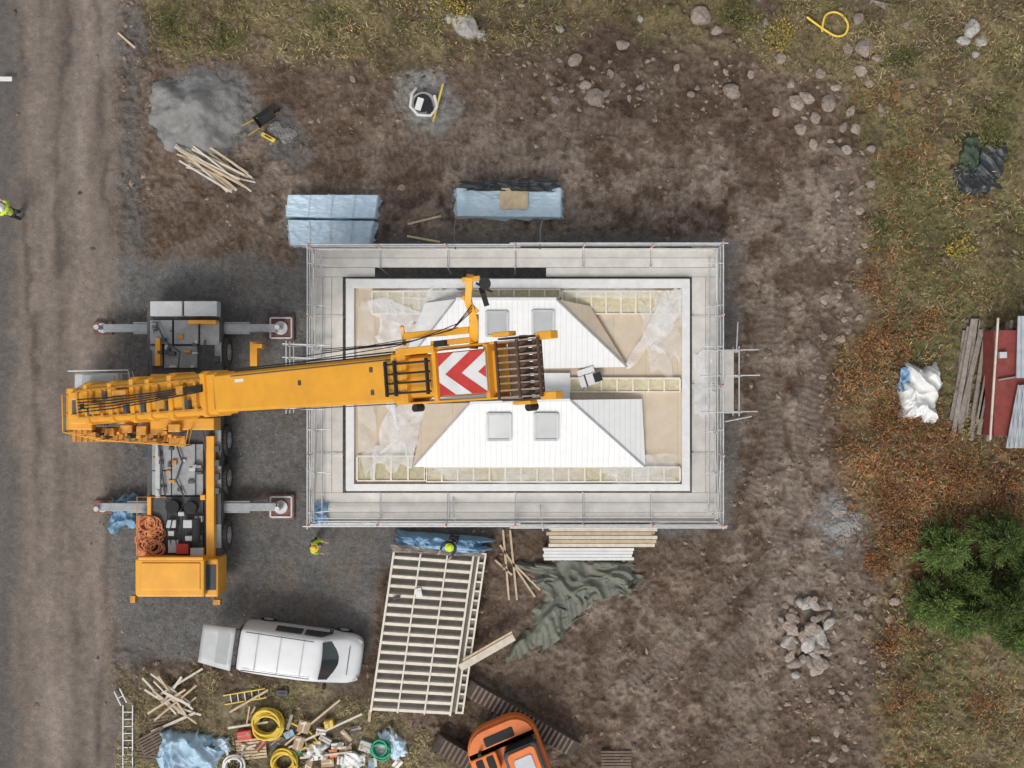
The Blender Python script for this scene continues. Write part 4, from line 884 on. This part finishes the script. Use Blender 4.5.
# ------------------------------------------------------------ PEOPLE
def person(px,py,z,rz,label,arm=(0.35,.2),lean=0.0,helmet=WHT,jacket=HIV):
    c=W(px,py,z+1.4); rt=root('person',(c.x,c.y,z),label,'person',rz=rz)
    def mkp(name,pts,edges,mat,sub=1):
        me=bpy.data.meshes.new(name); me.from_pydata([p[0] for p in pts],edges,[])
        if not me.skin_vertices: 
            bm=bmesh.new(); bm.from_mesh(me); bm.verts.layers.skin.verify(); bm.to_mesh(me); bm.free()
        me.materials.append(mat); o=bpy.data.objects.new(name,me); col.objects.link(o); o.parent=rt
        sv=me.skin_vertices[0].data
        for i,p in enumerate(pts): sv[i].radius=(p[1],p[2] if len(p)>2 else p[1]); sv[i].use_root=(i==0)
        sk=o.modifiers.new('skin','SKIN'); sk.use_smooth_shade=True
        s=o.modifiers.new('sub','SUBSURF'); s.levels=s.render_levels=sub
        return o
    L_=lean
    pel=(0,0,.95); ch=(0,L_*.5,1.25); nk=(0,L_,1.47)
    pts=[(pel,.13,.10),(ch,.15,.11),(nk,.06),((0,L_+.02,1.56),.06),((0,L_+.04,1.64),.085,.095),((0,L_+.03,1.73),.08,.09),((0,L_+.14,1.64),.015)]
    E=[(0,1),(1,2),(2,3),(3,4),(4,5),(4,6)]
    J=[(pel,.155,.125),(ch,.175,.135),((0,L_*.9,1.40),.14,.10)]; EJ=[(0,1),(1,2)]
    T=[((0,0,.98),.15,.12)]; ET=[]
    for s_ in (-1,1):
        sh=(s_*.2,L_*.85,1.41); el=(s_*(.27),L_*.85+arm[0]*.5,1.15); wr=(s_*.24,L_*.85+arm[0]*1.3,1.0+arm[1]); pm=(s_*.235,L_*.85+arm[0]*1.3+.07,1.0+arm[1])
        b0=len(pts); pts+=[(sh,.06),(el,.045),(wr,.03),(pm,.035,.02)]; E+=[(1,b0),(b0,b0+1),(b0+1,b0+2),(b0+2,b0+3)]
        for k in range(4):
            o_=(k-1.5)*.02; ln=(.07,.085,.08,.06)[k]; i0=len(pts)
            f1=(pm[0]+o_,pm[1]+.05,pm[2]); f2=(pm[0]+o_,pm[1]+.05+ln*.5,pm[2]-.015); f3=(pm[0]+o_,pm[1]+.05+ln*.75,pm[2]-.04)
            pts+=[(f1,.009),(f2,.008),(f3,.007)]; E+=[(b0+3,i0),(i0,i0+1),(i0+1,i0+2)]
        i0=len(pts); pts+=[((pm[0]-s_*.045,pm[1],pm[2]-.01),.010),((pm[0]-s_*.06,pm[1]+.04,pm[2]-.02),.008)]; E+=[(b0+3,i0),(i0,i0+1)]
        hp=(s_*.09,0,.90); kn=(s_*.11,.05*s_+.02,.50); an=(s_*.12,.08*s_-.02,.09); to=(s_*.14,.08*s_+.14,.05)
        b1=len(pts); pts+=[(hp,.085),(kn,.06),(an,.042),(to,.035)]; E+=[(0,b1),(b1,b1+1),(b1+1,b1+2),(b1+2,b1+3)]
        j0=len(J); J+=[(sh,.08),(el,.062),((wr[0],wr[1]-.03,wr[2]),.046)]; EJ+=[(2,j0),(j0,j0+1),(j0+1,j0+2)]
        t0=len(T); T+=[(hp,.105),(kn,.08),((an[0],an[1],.12),.07)]; ET+=[(0,t0),(t0,t0+1),(t0+1,t0+2)]
    mkp('body',pts,E,SKIN); mkp('jacket',J,EJ,jacket); mkp('trousers',T,ET,NAVY)
    mb=local(MB()); hc_=Vector((0,L_+.03,1.70))
    def hf(u,v):
        t=u*6.283; q_=v*math.pi/2; return hc_+Vector((.125*math.cos(t)*math.cos(q_),.145*math.sin(t)*math.cos(q_),.13*math.sin(q_)))
    mb.grid(16,6,hf); mb.cyl(hc_+Vector((0,.02,-.005)),hc_+Vector((0,.02,.01)),.165,n=20); mk(mb,'helmet',helmet,rt,fix=False)
    for s_ in (-1,1):
        mb=local(MB()); mb.box((s_*.035,L_+.13,1.665),(.022,.012,.012)); mk(mb,'eye',BLK,rt)
        mb=local(MB()); mb.box((s_*.09,L_*.8-.13,1.3),(.05,.02,.3)); mk(mb,'reflective_band',ALU,rt)
    mb=local(MB()); mb.box((0,L_+.125,1.585),(.05,.01,.012)); mk(mb,'mouth',REDB,rt)
person(7,211,0,math.radians(60),'worker in yellow hi-vis jacket walking on the road',(.3,.1),.12)
person(312,546,0,math.radians(-110),'worker in yellow hi-vis jacket standing on gravel pad',(.2,-.1),.1,helmet=YPL)
person(453,541,.3,math.radians(150),'worker in dark clothes and yellow helmet beside timber floor cassette',(.35,.15),.2,helmet=HIV,jacket=NAVY)
# ------------------------------------------------------------ WRAPPED STACKS
def wrapped(name,pts,h,mat,label,seed,cat='stack',z0=0,group=None):
    A=[W(x,y,h) for x,y in pts]; cen=sum(A,Vector())/4; cen.z=z0
    rt=root(name,cen,label,cat,group)
    mb=MB(); n=56; m_=8
    def fn(u,v):
        uu=min(1,max(0,(u*(n)-m_/2)/(n-m_))); vv=min(1,max(0,(v*(n)-m_/2)/(n-m_)))
        p=(A[0]*(1-uu)+A[1]*uu)*(1-vv)+(A[3]*(1-uu)+A[2]*uu)*vv
        du=max(0,(m_/2-u*n),(u*n-(n-m_/2)))/(m_/2); dv=max(0,(m_/2-v*n),(v*n-(n-m_/2)))/(m_/2)
        dn=max(du,dv); out=(p-cen); out.z=0
        q_=p*2.2+Vector((0,0,dn*3+seed)); r_=max(0,1-abs(mnoise.noise(q_))*3); r2=max(0,1-abs(mnoise.noise(q_*2.7))*3)
        if dn>0:
            p=p+out.normalized()*(.03*dn+.12*(r_+.5*r2)*dn); p.z=h-(h-z0)*dn
        else: p.z=h+.05*r_+.03*r2
        return p
    mb.grid(n,n,fn); mk(mb,'wrapping',mat,rt,fix=False)
    B=[a_.lerp(Vector((cen.x,cen.y,a_.z)),.06) for a_ in A]
    for k in range(6): 
        mb=MB(); z=z0+.02+(h-z0-.15)*k/6
        mb.quadslab([Vector((b_.x,b_.y,z+.09)) for b_ in B],.08); mk(mb,'timber_layer',PALE,rt)
    return rt,A
rt,A=wrapped('wrapped_timber_stack',[(288,195),(378,195),(375,218),(286,216)],.6,BLUL,'timber stack wrapped in pale blue plastic on gravel',1)
rt2,A2=wrapped('wrapped_timber_stack',[(288,220),(374,221),(369,246),(291,245)],.5,BLUL,'timber stack wrapped in whitish blue plastic on gravel',2)
for (r_,AA) in ((rt,A),(rt2,A2)):
    for f in (.25,.5,.75):
        mb=MB(); a_=AA[0].lerp(AA[1],f)+Vector((0,0,.08)); b_=AA[3].lerp(AA[2],f)+Vector((0,0,.08)); mb.beam(a_,b_,.03,.02); mk(mb,'strap',ALU,r_)
rt,A=wrapped('wrapped_timber_stack',[(457,188),(561,188),(561,217),(457,216)],.5,BLUL,'insulation stack wrapped in blue plastic with black sheet on top',3)
sheet('plastic_sheet',[(460,181),(557,180),(556,192),(462,191)],.62,BPL,'black plastic sheet folded over wrapped stack',.12,seed=8,ragged=.1,fold=1.8)
mb=MB(); mb.bx(500,188,528,209,.62,.68)
o=mk(mb,'plywood_board',WOOD,org=W(514,198,.62)); tag(o,'plywood board lying on the wrapped stack','board')
def plank(x0,y0,x1,y1,w=.12,z=.08,h=.05,mat=WOOD,grp='loose planks',label='loose sawn plank on the ground'):
    a=W(x0,y0,z); b=W(x1,y1,z); c=(a+b)/2; mb=MB(); mb.beam(a,b,w,h,0); o=mk(mb,'plank',mat,org=(c.x,c.y,z-h/2)); tag(o,label,'plank',grp); return o
r=random.Random(5)
for i in range(20):
    a=math.radians(-30+r.gauss(0,7)); cx,cy=214+r.gauss(0,7),165+r.gauss(0,6); l=r.uniform(22,38)
    plank(cx-l*math.cos(a),cy+l*math.sin(a),cx+l*math.cos(a),cy-l*math.sin(a),r.uniform(.06,.11),.12+.025*i,.03,grp='heap of planks',label='sawn plank in a heap on the soil',mat=r.choice([WOOD,PALE]))
for p in [(408,224,441,216),(407,236,440,242),(118,33,135,48),(503,530,509,600),(510,530,517,600),(500,545,535,597),(515,565,540,590),(495,560,512,575)]: plank(*p,w=.08,z=.12)
plank(460,668,514,637,.28,.95,.06,label='wide pale plank resting on the floor cassette',mat=PALE); plank(463,660,512,632,.08,1.02,.05)
for i in range(15):
    a=math.radians(r.choice([-50,-40,-35,35,-45])+r.gauss(0,8)); cx,cy=176+r.gauss(0,10),700+r.gauss(0,8); l=r.uniform(14,28)
    plank(cx-l*math.cos(a),cy+l*math.sin(a),cx+l*math.cos(a),cy-l*math.sin(a),r.uniform(.05,.11),.12+.03*i,.03,mat=r.choice([WOOD,PALE]),grp='heap of offcuts',label='timber offcut in a heap on dry grass')
for p in [(285,745,340,700),(288,748,362,714),(268,690,230,712),(228,728,268,722),(300,758,352,752)]: plank(*p,w=.08,z=.25,mat=r.choice([WOOD,PALE]))
for i in range(14):
    cx,cy=r.uniform(225,400),r.uniform(715,766); a=r.random()*3.14; l=r.uniform(4,11)
    plank(cx-l*math.cos(a),cy-l*math.sin(a),cx+l*math.cos(a),cy+l*math.sin(a),r.uniform(.05,.12),.12+r.random()*.2,.04,mat=r.choice([WOOD,PALE,OLDW]),grp='scrap wood',label='scrap timber piece among building waste')
rt=root('timber_stack',W(601,537,0),'stack of fresh sawn boards on bearers','timber stack')
for lay in range(4):
    for k in range(5):
        j=r.uniform(-3,3) if lay==3 else 0
        mb=MB(); z=.12+.1*lay; mb.bx(549+j,528+k*3.9,655+j*1.2,531.4+k*3.9,z,z+.08); mk(mb,'board',WOOD if k%2 else PALE,rt,.005)
for x in (560,600,640): mb=MB(); mb.bx(x,527,x+3,547,0,.115); mk(mb,'bearer',OLDW,rt)
rt=root('timber_stack',W(588,554,0),'stack of white primed boards on bearers','timber stack')
for k in range(4): mb=MB(); mb.bx(543+(k%2),548+k*3.15,634-(k%3),550.9+k*3.15,.1,.45); mk(mb,'board',WHT,rt,.01)
for x in (552,588,622): mb=MB(); mb.bx(x,547,x+3,562,0,.095); mk(mb,'bearer',OLDW,rt)
z1=.75; Q=[W(395,545,z1),W(487,552,z1),W(463,716,z1),W(371,711,z1)]
cen=sum(Q,Vector())/4; rt=root('floor_cassette',(cen.x,cen.y,0),'prefabricated pale timber floor cassette with closely spaced cross joists','timber panel')
def bil(u,v,z=0): p=(Q[0]*(1-u)+Q[1]*u)*(1-v)+(Q[3]*(1-u)+Q[2]*u)*v; return p+Vector((0,0,z))
for i in range(18):
    v=.015+.97*i/17; mb=MB(); mb.beam(bil(0,v),bil(.86,v),.115,.12); mk(mb,'joist',SLAT,rt,.005)
    mb=MB(); mb.beam(bil(.92,v,-.12),bil(.99,v,-.12),.07,.12); mk(mb,'blocking',SLAT,rt)
for u in (0,.86): mb=MB(); mb.beam(bil(u,0,.02),bil(u,1,.02),.08,.2); mk(mb,'edge_beam',SLAT,rt,.005)
for u in (.29,.58): mb=MB(); mb.beam(bil(u,0,.09),bil(u,1,.09),.06,.05); mk(mb,'batten',SLAT,rt)
for u in (.92,.99): mb=MB(); mb.beam(bil(u,.01,-.1),bil(u,.99,-.1),.07,.16); mk(mb,'edge_beam',SLAT,rt)
mb=MB(); mb.quadslab([bil(0.01,0.01,-.22),bil(.98,.01,-.22),bil(.98,.99,-.22),bil(.01,.99,-.22)],.06); mk(mb,'base_sheet',M('grey_brown_fibre_board',(.26,.235,.205),.85,0,.3,2,.2),rt)
for v in (.1,.5,.9): mb=MB(); mb.beam(bil(0,v,-.51),bil(1,v,-.51),.15,.40); mk(mb,'bearer',OLDW,rt)
for (u,v,sz,rz_,mt) in [(.33,.27,(.25,.35,.06),.2,WHT),(.1,.31,(.3,.1,.1),.4,DGR)]:
    p=bil(u,v,.14); mb=MB(); mb.box(p,sz,rz_); mb.box(p+Vector((.02,.03,sz[2]/2+.01)),(sz[0]*.6,sz[1]*.3,.02),rz_); o=mk(mb,'hand_tool',mt,org=p,bevel=.01); tag(o,'small hand tool lying on timber joists','tool')
T_='tarpaulin'
sheet(T_,[(393,532),(488,540),(486,554),(395,548)],[.95,.95,1.0,1.0],BLU,'crumpled blue tarpaulin at the end of floor cassette',.22,44,seed=9,ragged=.15,cat=T_,drape=(.15,.1),fold=1.8)
sheet('packing_sheet',[(392,544),(484,550),(483,557),(392,552)],.98,OLDW,'brown sheet under the blue tarpaulin',.08,seed=10,ragged=.08,cat=T_)
sheet(T_,[(520,560),(634,564),(630,592),(556,608)],.14,GTP,'crumpled grey green tarpaulin on bare soil',.26,120,seed=11,ragged=.26,fold=1.1,cat=T_,drape=(.06,.03),aniso=-.6,rough=.5)
sheet(T_,[(548,588),(606,588),(556,642),(506,664)],.14,GTP,'trailing end of crumpled grey green tarpaulin',.24,100,seed=12,ragged=.22,fold=1.1,cat=T_,drape=(.08,.03),aniso=-.9,rough=.5)
sheet(T_,[(110,498),(136,496),(136,528),(108,532)],.3,BLU,'blue tarpaulin bundled beside crane outrigger',.25,44,seed=13,ragged=.25,cat=T_,drape=(.2,.02),fold=2)
sheet(T_,[(315,502),(327,502),(328,524),(312,524)],3.05,BLU,'blue tarpaulin bundled on the scaffold corner',.15,seed=15,ragged=.25,cat=T_)
sheet(T_,[(160,735),(215,732),(218,785),(156,785)],.5,M('light_blue_tarp',(.38,.54,.66),.4,0,.2,2,.2,bscale=6),'pale blue tarpaulin over building waste',.32,70,seed=14,ragged=.2,fold=1.3,cat=T_,drape=(.2,.02))
sheet('plastic_sheet',[(950,168),(988,160),(1004,188),(962,196)],.2,BPL,'black plastic sheet lying flat in the grass',.14,54,seed=17,ragged=.25,fold=1.5,drape=(.1,.04))
sheet('plastic_sheet',[(982,146),(1008,142),(1000,180),(974,176)],.22,BPL,'strip of black plastic sheet in the grass',.14,54,seed=21,ragged=.22,fold=1.5,drape=(.1,.04))
sheet('netting',[(962,140),(984,132),(990,160),(960,172)],.2,NET,'dark green netting crumpled in the grass',.14,54,seed=23,ragged=.3,fold=1.8,drape=(.1,.04))
sheet('waste_bag',[(905,364),(944,366),(938,424),(900,418)],.5,WPL,'large white bulk bag slumped by the timber pile',.32,70,seed=18,ragged=.15,fold=1.1,cat='bag',drape=(.2,.02))
sheet(T_,[(900,368),(911,366),(906,392),(897,390)],.3,BLU,'blue plastic scrap beside the white bag',.2,seed=19,ragged=.2,cat=T_)
for i in range(20):
    x=958+i*2.4; zz=.15+.09*(i%3)+.2*(i>10)
    plank(x+r.uniform(4,12),318+r.uniform(0,16),x-8+r.uniform(-4,4),438+r.uniform(-22,4),r.uniform(.09,.2),zz,.05,mat=OLDW if (i<11 or i%3) else PALE,grp='weathered plank pile',label='weathered plank in a pile beside red shed')
shd=root('shed',W(1012,375,0),'small dull red shed with corrugated metal roof sheets','shed')
mb=MB(); mb.bx(994,330,1060,436,0,1.5); mk(mb,'wall',REDB,shd,.02)
GSH=M('galvanised_sheet',(.50,.54,.57),.45,.2,.2,3,.1,stripe=(0,.18,.7,.3))
mb=MB(); mb.quadslab([W(1006,448,1.9),W(1070,448,1.9),W(1070,385,1.75),W(1018,385,1.75)],.04); mk(mb,'roof_sheet',GSH,shd)
for k in range(10): mb=MB(); mb.beam(W(1010+k*5,447,1.93),W(1020+k*4.6,386,1.78),.05,.05); mk(mb,'roof_rib',GSH,shd)
mb=MB(); mb.quadslab([W(1016,378,1.72),W(1070,378,1.72),W(1070,316,1.72),W(1018,316,1.72)],.04); mk(mb,'roof_sheet',GSH,shd)
mb=MB(); mb.beam(W(998,380,1.6),W(1016,377,1.6),.06,.08); mk(mb,'trim_board',OLDW,shd); mb=MB(); mb.beam(W(990,440,1.6),W(998,318,1.6),.07,.08); mk(mb,'trim_board',PALE,shd)
mb=MB(); mb.bx(1000,352,1007,358,1.5,1.7); mk(mb,'vent',LGR,shd)
def coil(name,px,py,R,turns,rp,mat,label,h=.5,z=0):
    c=W(px,py,z); mb=MB(); n=turns*22
    pts=[]; rr=random.Random(px)
    for i in range(n):
        t=i/22*6.283; k=i/22; R_=R*(.68+.32*abs(math.sin(k*1.7))); pts.append(c+Vector((R_*math.cos(t)+.08*math.sin(k*3),R_*math.sin(t)*.95+.07*math.cos(k*2),.08+h*(k/turns)+.04*math.sin(t*2+k))))
    mb.tube(pts,rp,8); o=mk(mb,name,mat,org=c,fix=False); tag(o,label,'pipe coil','coils of plastic pipe'); return o
coil('pipe_coil',269,722,.6,13,.045,YPL,'coil of yellow corrugated pipe on waste ground',.5)
coil('pipe_coil',285,760,.5,9,.045,YPL,'smaller coil of yellow corrugated pipe',.35)
coil('pipe_coil',235,764,.42,5,.04,WPL,'coil of white plastic pipe',.3)
coil('hose_coil',381,748,.36,7,.04,GRN,'green hose coiled over a bucket',.3,.3)
c=W(381,748,0); rt=root('bucket',c,'white plastic bucket under a green hose','bucket'); mb=MB(); mb.cyl(c,c+Vector((0,0,.35)),.2,.26,n=20); mk(mb,'bucket_body',WPL,rt)
mb=MB(); mb.tube([c+Vector((.25*math.cos(t),0,.33+.12*math.sin(t))) for t in [i*math.pi/8 for i in range(9)]],.01); mk(mb,'handle',ALU,rt)
mb=MB(); pts=[(807,17),(815,23),(825,30),(836,36),(845,34),(848,25),(843,16),(834,12),(826,15),(823,23),(822,33)]
P_=[W(x,y,.3) for x,y in pts]; sm=[]
for i in range(len(P_)-1):
    for k in range(5): 
        t=k/5; p0=P_[max(0,i-1)];p1=P_[i];p2=P_[i+1];p3=P_[min(len(P_)-1,i+2)]
        sm.append(.5*((2*p1)+(p2-p0)*t+(2*p0-5*p1+4*p2-p3)*t*t+(3*p1-p0-3*p2+p3)*t**3))
mb.tube(sm,.045,8); o=mk(mb,'hose',YPL,org=W(830,22,0),fix=False); tag(o,'yellow hose looped on rough grass','hose')
mb=MB(); mb.tube([W(290,722,.1),W(310,732,.12),W(318,742,.2),W(300,750,.2)],.05,8); o=mk(mb,'pipe',YPL,org=W(300,735,0)); tag(o,'bent length of yellow pipe on waste ground','pipe')
def ladder(x0,y0,x1,y1,w,z,mat,label):
    a=W(x0,y0,z);b=W(x1,y1,z); d_=(b-a).normalized(); s_=Vector((-d_.y,d_.x,0))*w/2; rt=root('ladder',((a+b)/2).xy.to_3d(),label,'ladder')
    for q_ in (s_,-s_): mb=MB(); mb.beam(a+q_,b+q_,.04,.08); mk(mb,'side_rail',mat,rt)
    n=int((b-a).length/.28)
    for i in range(1,n): mb=MB(); p=a.lerp(b,i/n); mb.beam(p+s_,p-s_,.03,.035); mk(mb,'rung',ALU,rt)
ladder(128,705,128,790,.38,.12,ALU,'aluminium ladder lying on the gravel verge'); ladder(224,700,266,693,.36,.15,YPL,'short yellow stepladder lying on dry grass')
ladder(117,690,124,704,.25,.2,WHT,'small white step lying by the ladder')
def pallet(px,py,rz,label,z=0,mat=DRKW):
    rt=root('pallet',W(px,py,0)+Vector((0,0,z)),label,'pallet','wooden pallets',rz)
    for k in range(7): mb=local(MB()); mb.box((0,-.36+k*.12,.13),(1.2,.085,.022)); mk(mb,'slat',mat,rt)
    for k in range(3): mb=local(MB()); mb.box((-.52+.52*k,0,.06),(.09,.8,.1)); mk(mb,'block',mat,rt)
pallet(166,725,.2,'dark weathered pallet in dry grass'); pallet(152,750,-.1,'dark weathered pallet in dry grass'); pallet(156,740,.5,'dark weathered pallet in dry grass',.16)
pallet(616,760,0,'dark pallet lying on bare soil'); pallet(252,748,.1,'pale pallet among building waste',0,WOOD)
def carton(px,py,sx,sy,sz,rz,mat,label,z=.0,name='carton'):
    c=W(px,py,0); rt=root(name,(c.x,c.y,z),label,'box','boxes among building waste',rz)
    mb=local(MB()); mb.box((0,0,sz/2),(sx,sy,sz)); mk(mb,'box_body',mat,rt,.015)
    mb=local(MB()); mb.box((0,0,sz+.004),(sx*.98,.05,.006)); mb.box((sx*.3,sy*.1,sz+.012),(sx*.2,sy*.5,.02),.3); mk(mb,'flap',CAR if mat!=CAR else PALE,rt)
for i,(x,y,m_) in enumerate([(300,741,CAR),(314,752,WPL),(328,762,CAR),(341,758,WPL),(326,738,LGR),(352,768,WPL),(244,746,CAR),(262,744,REDB),(362,760,WPL),(309,765,CAR),(366,745,LGR),(290,733,BLU),(338,745,WHT),(225,742,BLU),(398,762,WPL),(276,740,DGR),(305,725,CAR),(347,735,CAR),(322,730,WHT),(357,728,DGR),(246,733,RED),(318,742,CAR),(334,752,ORG),(346,748,CAR),(296,752,GRN),(330,722,YPL),(372,764,BLU)]):
    carton(x,y,r.uniform(.25,.6),r.uniform(.2,.5),r.uniform(.12,.4),r.random()*3,m_,'small package lying among building waste')
for i,(q_,m_) in enumerate([([(305,745),(325,743),(328,760),(303,757)],WPL),([(340,755),(364,753),(366,772),(342,776)],WPL),([(376,732),(396,730),(408,752),(392,764)],BLUL),([(212,738),(228,736),(230,750),(214,753)],BLUL)]):
    sheet('plastic_sheet',q_,.2,m_,'crumpled plastic wrapping among building waste',.14,40,seed=30+i,ragged=.3,fold=1.6,group='plastic waste',drape=(.15,.02))
rt=root('toolbox',W(283,692,0),'small black toolbox on the gravel','toolbox'); mb=local(MB()); mb.box((0,0,.12),(.45,.25,.22)); mk(mb,'box_body',DGR,rt,.02); mb=local(MB()); mb.tube([(-.12,0,.23),(-.1,0,.3),(.1,0,.3),(.12,0,.23)],.015); mk(mb,'handle',BLK,rt)
c=W(424,107,0); rt=root('well_shaft',c,'concrete well ring with black lid and white pipes','well')
mb=MB(); mb.cyl(c,c+Vector((0,0,.45)),.5,n=28); mk(mb,'concrete_ring',CONC,rt,.02)
mb=MB(); mb.cyl(c+Vector((-.02,.05,.45)),c+Vector((-.02,.05,.5)),.36,n=24); mb.box(c+Vector((.25,-.15,.52)),(.3,.4,.06),.3); mk(mb,'lid',BLK,rt,.01)
mb=MB(); mb.tube([c+Vector((-.3,.7,.2)),c+Vector((-.45,.4,.5)),c+Vector((-.5,-.1,.5)),c+Vector((-.2,-.42,.52)),c+Vector((.3,-.45,.5)),c+Vector((.55,-.1,.5)),c+Vector((.45,.35,.5))],.06,8); mk(mb,'white_pipe',WPL,rt)
mb=MB(); mb.box(c+Vector((-.15,.0,.53)),(.25,.5,.05),-.3); mk(mb,'white_cover',WPL,rt)
mb=MB(); mb.beam(W(433,122,.5),W(443,84,.5),.07,.05); o=mk(mb,'levelling_staff',YPL,org=W(438,103,.45)); tag(o,'yellow levelling staff leaning on the well ring','tool')
rt=root('wheelbarrow',W(266,120,0),'black wheelbarrow with yellow handles by gravel heap','wheelbarrow',rz=math.radians(35)); rt.scale=(.75,.75,.75)
mb=local(MB()); T0=[(-.35,-.25,.35),(.4,-.2,.35),(.4,.2,.35),(-.35,.25,.35)]; T1=[(-.5,-.36,.62),(.6,-.3,.62),(.6,.3,.62),(-.5,.36,.62)]
mb.add(T0+T1,[(0,1,2,3),(0,1,5,4),(1,2,6,5),(2,3,7,6),(3,0,4,7)]); tr=mk(mb,'tray',BLK,rt,fix=False); s_=tr.modifiers.new('t','SOLIDIFY'); s_.thickness=.02
for s_ in (-1,1): mb=local(MB()); mb.tube([(.75,s_*.06,.2),(-.2,s_*.25,.34),(-1.2,s_*.3,.62)],.025); mb.tube([(-.3,s_*.24,.34),(-.35,s_*.25,0)],.02); mk(mb,'handle',YPL,rt)
mb=local(MB()); mb.cyl((.75,-.05,.2),(.75,.05,.2),.2,n=20); mk(mb,'wheel',BLK,rt)
rt=root('tool_case',W(269,138,.12),'small yellow tool case on the soil','tool'); mb=local(MB()); mb.box((0,0,.1),(.6,.16,.18),-.5); mk(mb,'box_body',YPL,rt,.02); mb=local(MB()); mb.box((0,0,.2),(.3,.05,.03),-.5); mk(mb,'handle',BLK,rt)
plank(0,79,12,79,.18,.3,.03,mat=WPL,label='white board lying at the road edge'); plank(870,2,895,8,.2,.15,.04,mat=OLDW)
# ------------------------------------------------------------ light
w=bpy.data.worlds.new('World'); scene.world=w; w.use_nodes=True; nt=w.node_tree
bg=nt.nodes['Background']; sk=nt.nodes.new('ShaderNodeTexSky'); sk.sky_type='NISHITA'; sk.sun_disc=False
EL=math.radians(52); AZ=math.radians(200)
sk.sun_elevation=EL; sk.sun_rotation=AZ; sk.air_density=1.2; sk.dust_density=3
hs=nt.nodes.new('ShaderNodeHueSaturation'); hs.inputs['Saturation'].default_value=.2
nt.links.new(sk.outputs[0],hs.inputs['Color']); nt.links.new(hs.outputs[0],bg.inputs['Color']); bg.inputs['Strength'].default_value=.15
sl=bpy.data.lights.new('sun','SUN'); sl.energy=1.45; sl.angle=math.radians(18); sl.color=(1,.955,.90)
so=bpy.data.objects.new('sun',sl); col.objects.link(so)
dv=Vector((math.sin(AZ)*math.cos(EL),math.cos(AZ)*math.cos(EL),math.sin(EL)))
so.rotation_euler=dv.to_track_quat('Z','Y').to_euler()
cd=bpy.data.cameras.new('camera'); cd.sensor_width=36; cd.lens=36*H/40.96; cd.clip_end=6000; cd.clip_start=.5
co=bpy.data.objects.new('camera',cd); col.objects.link(co); co.location=(0,0,H); scene.camera=co
scene.view_settings.view_transform='Standard'; scene.view_settings.look='None'; scene.view_settings.exposure=0
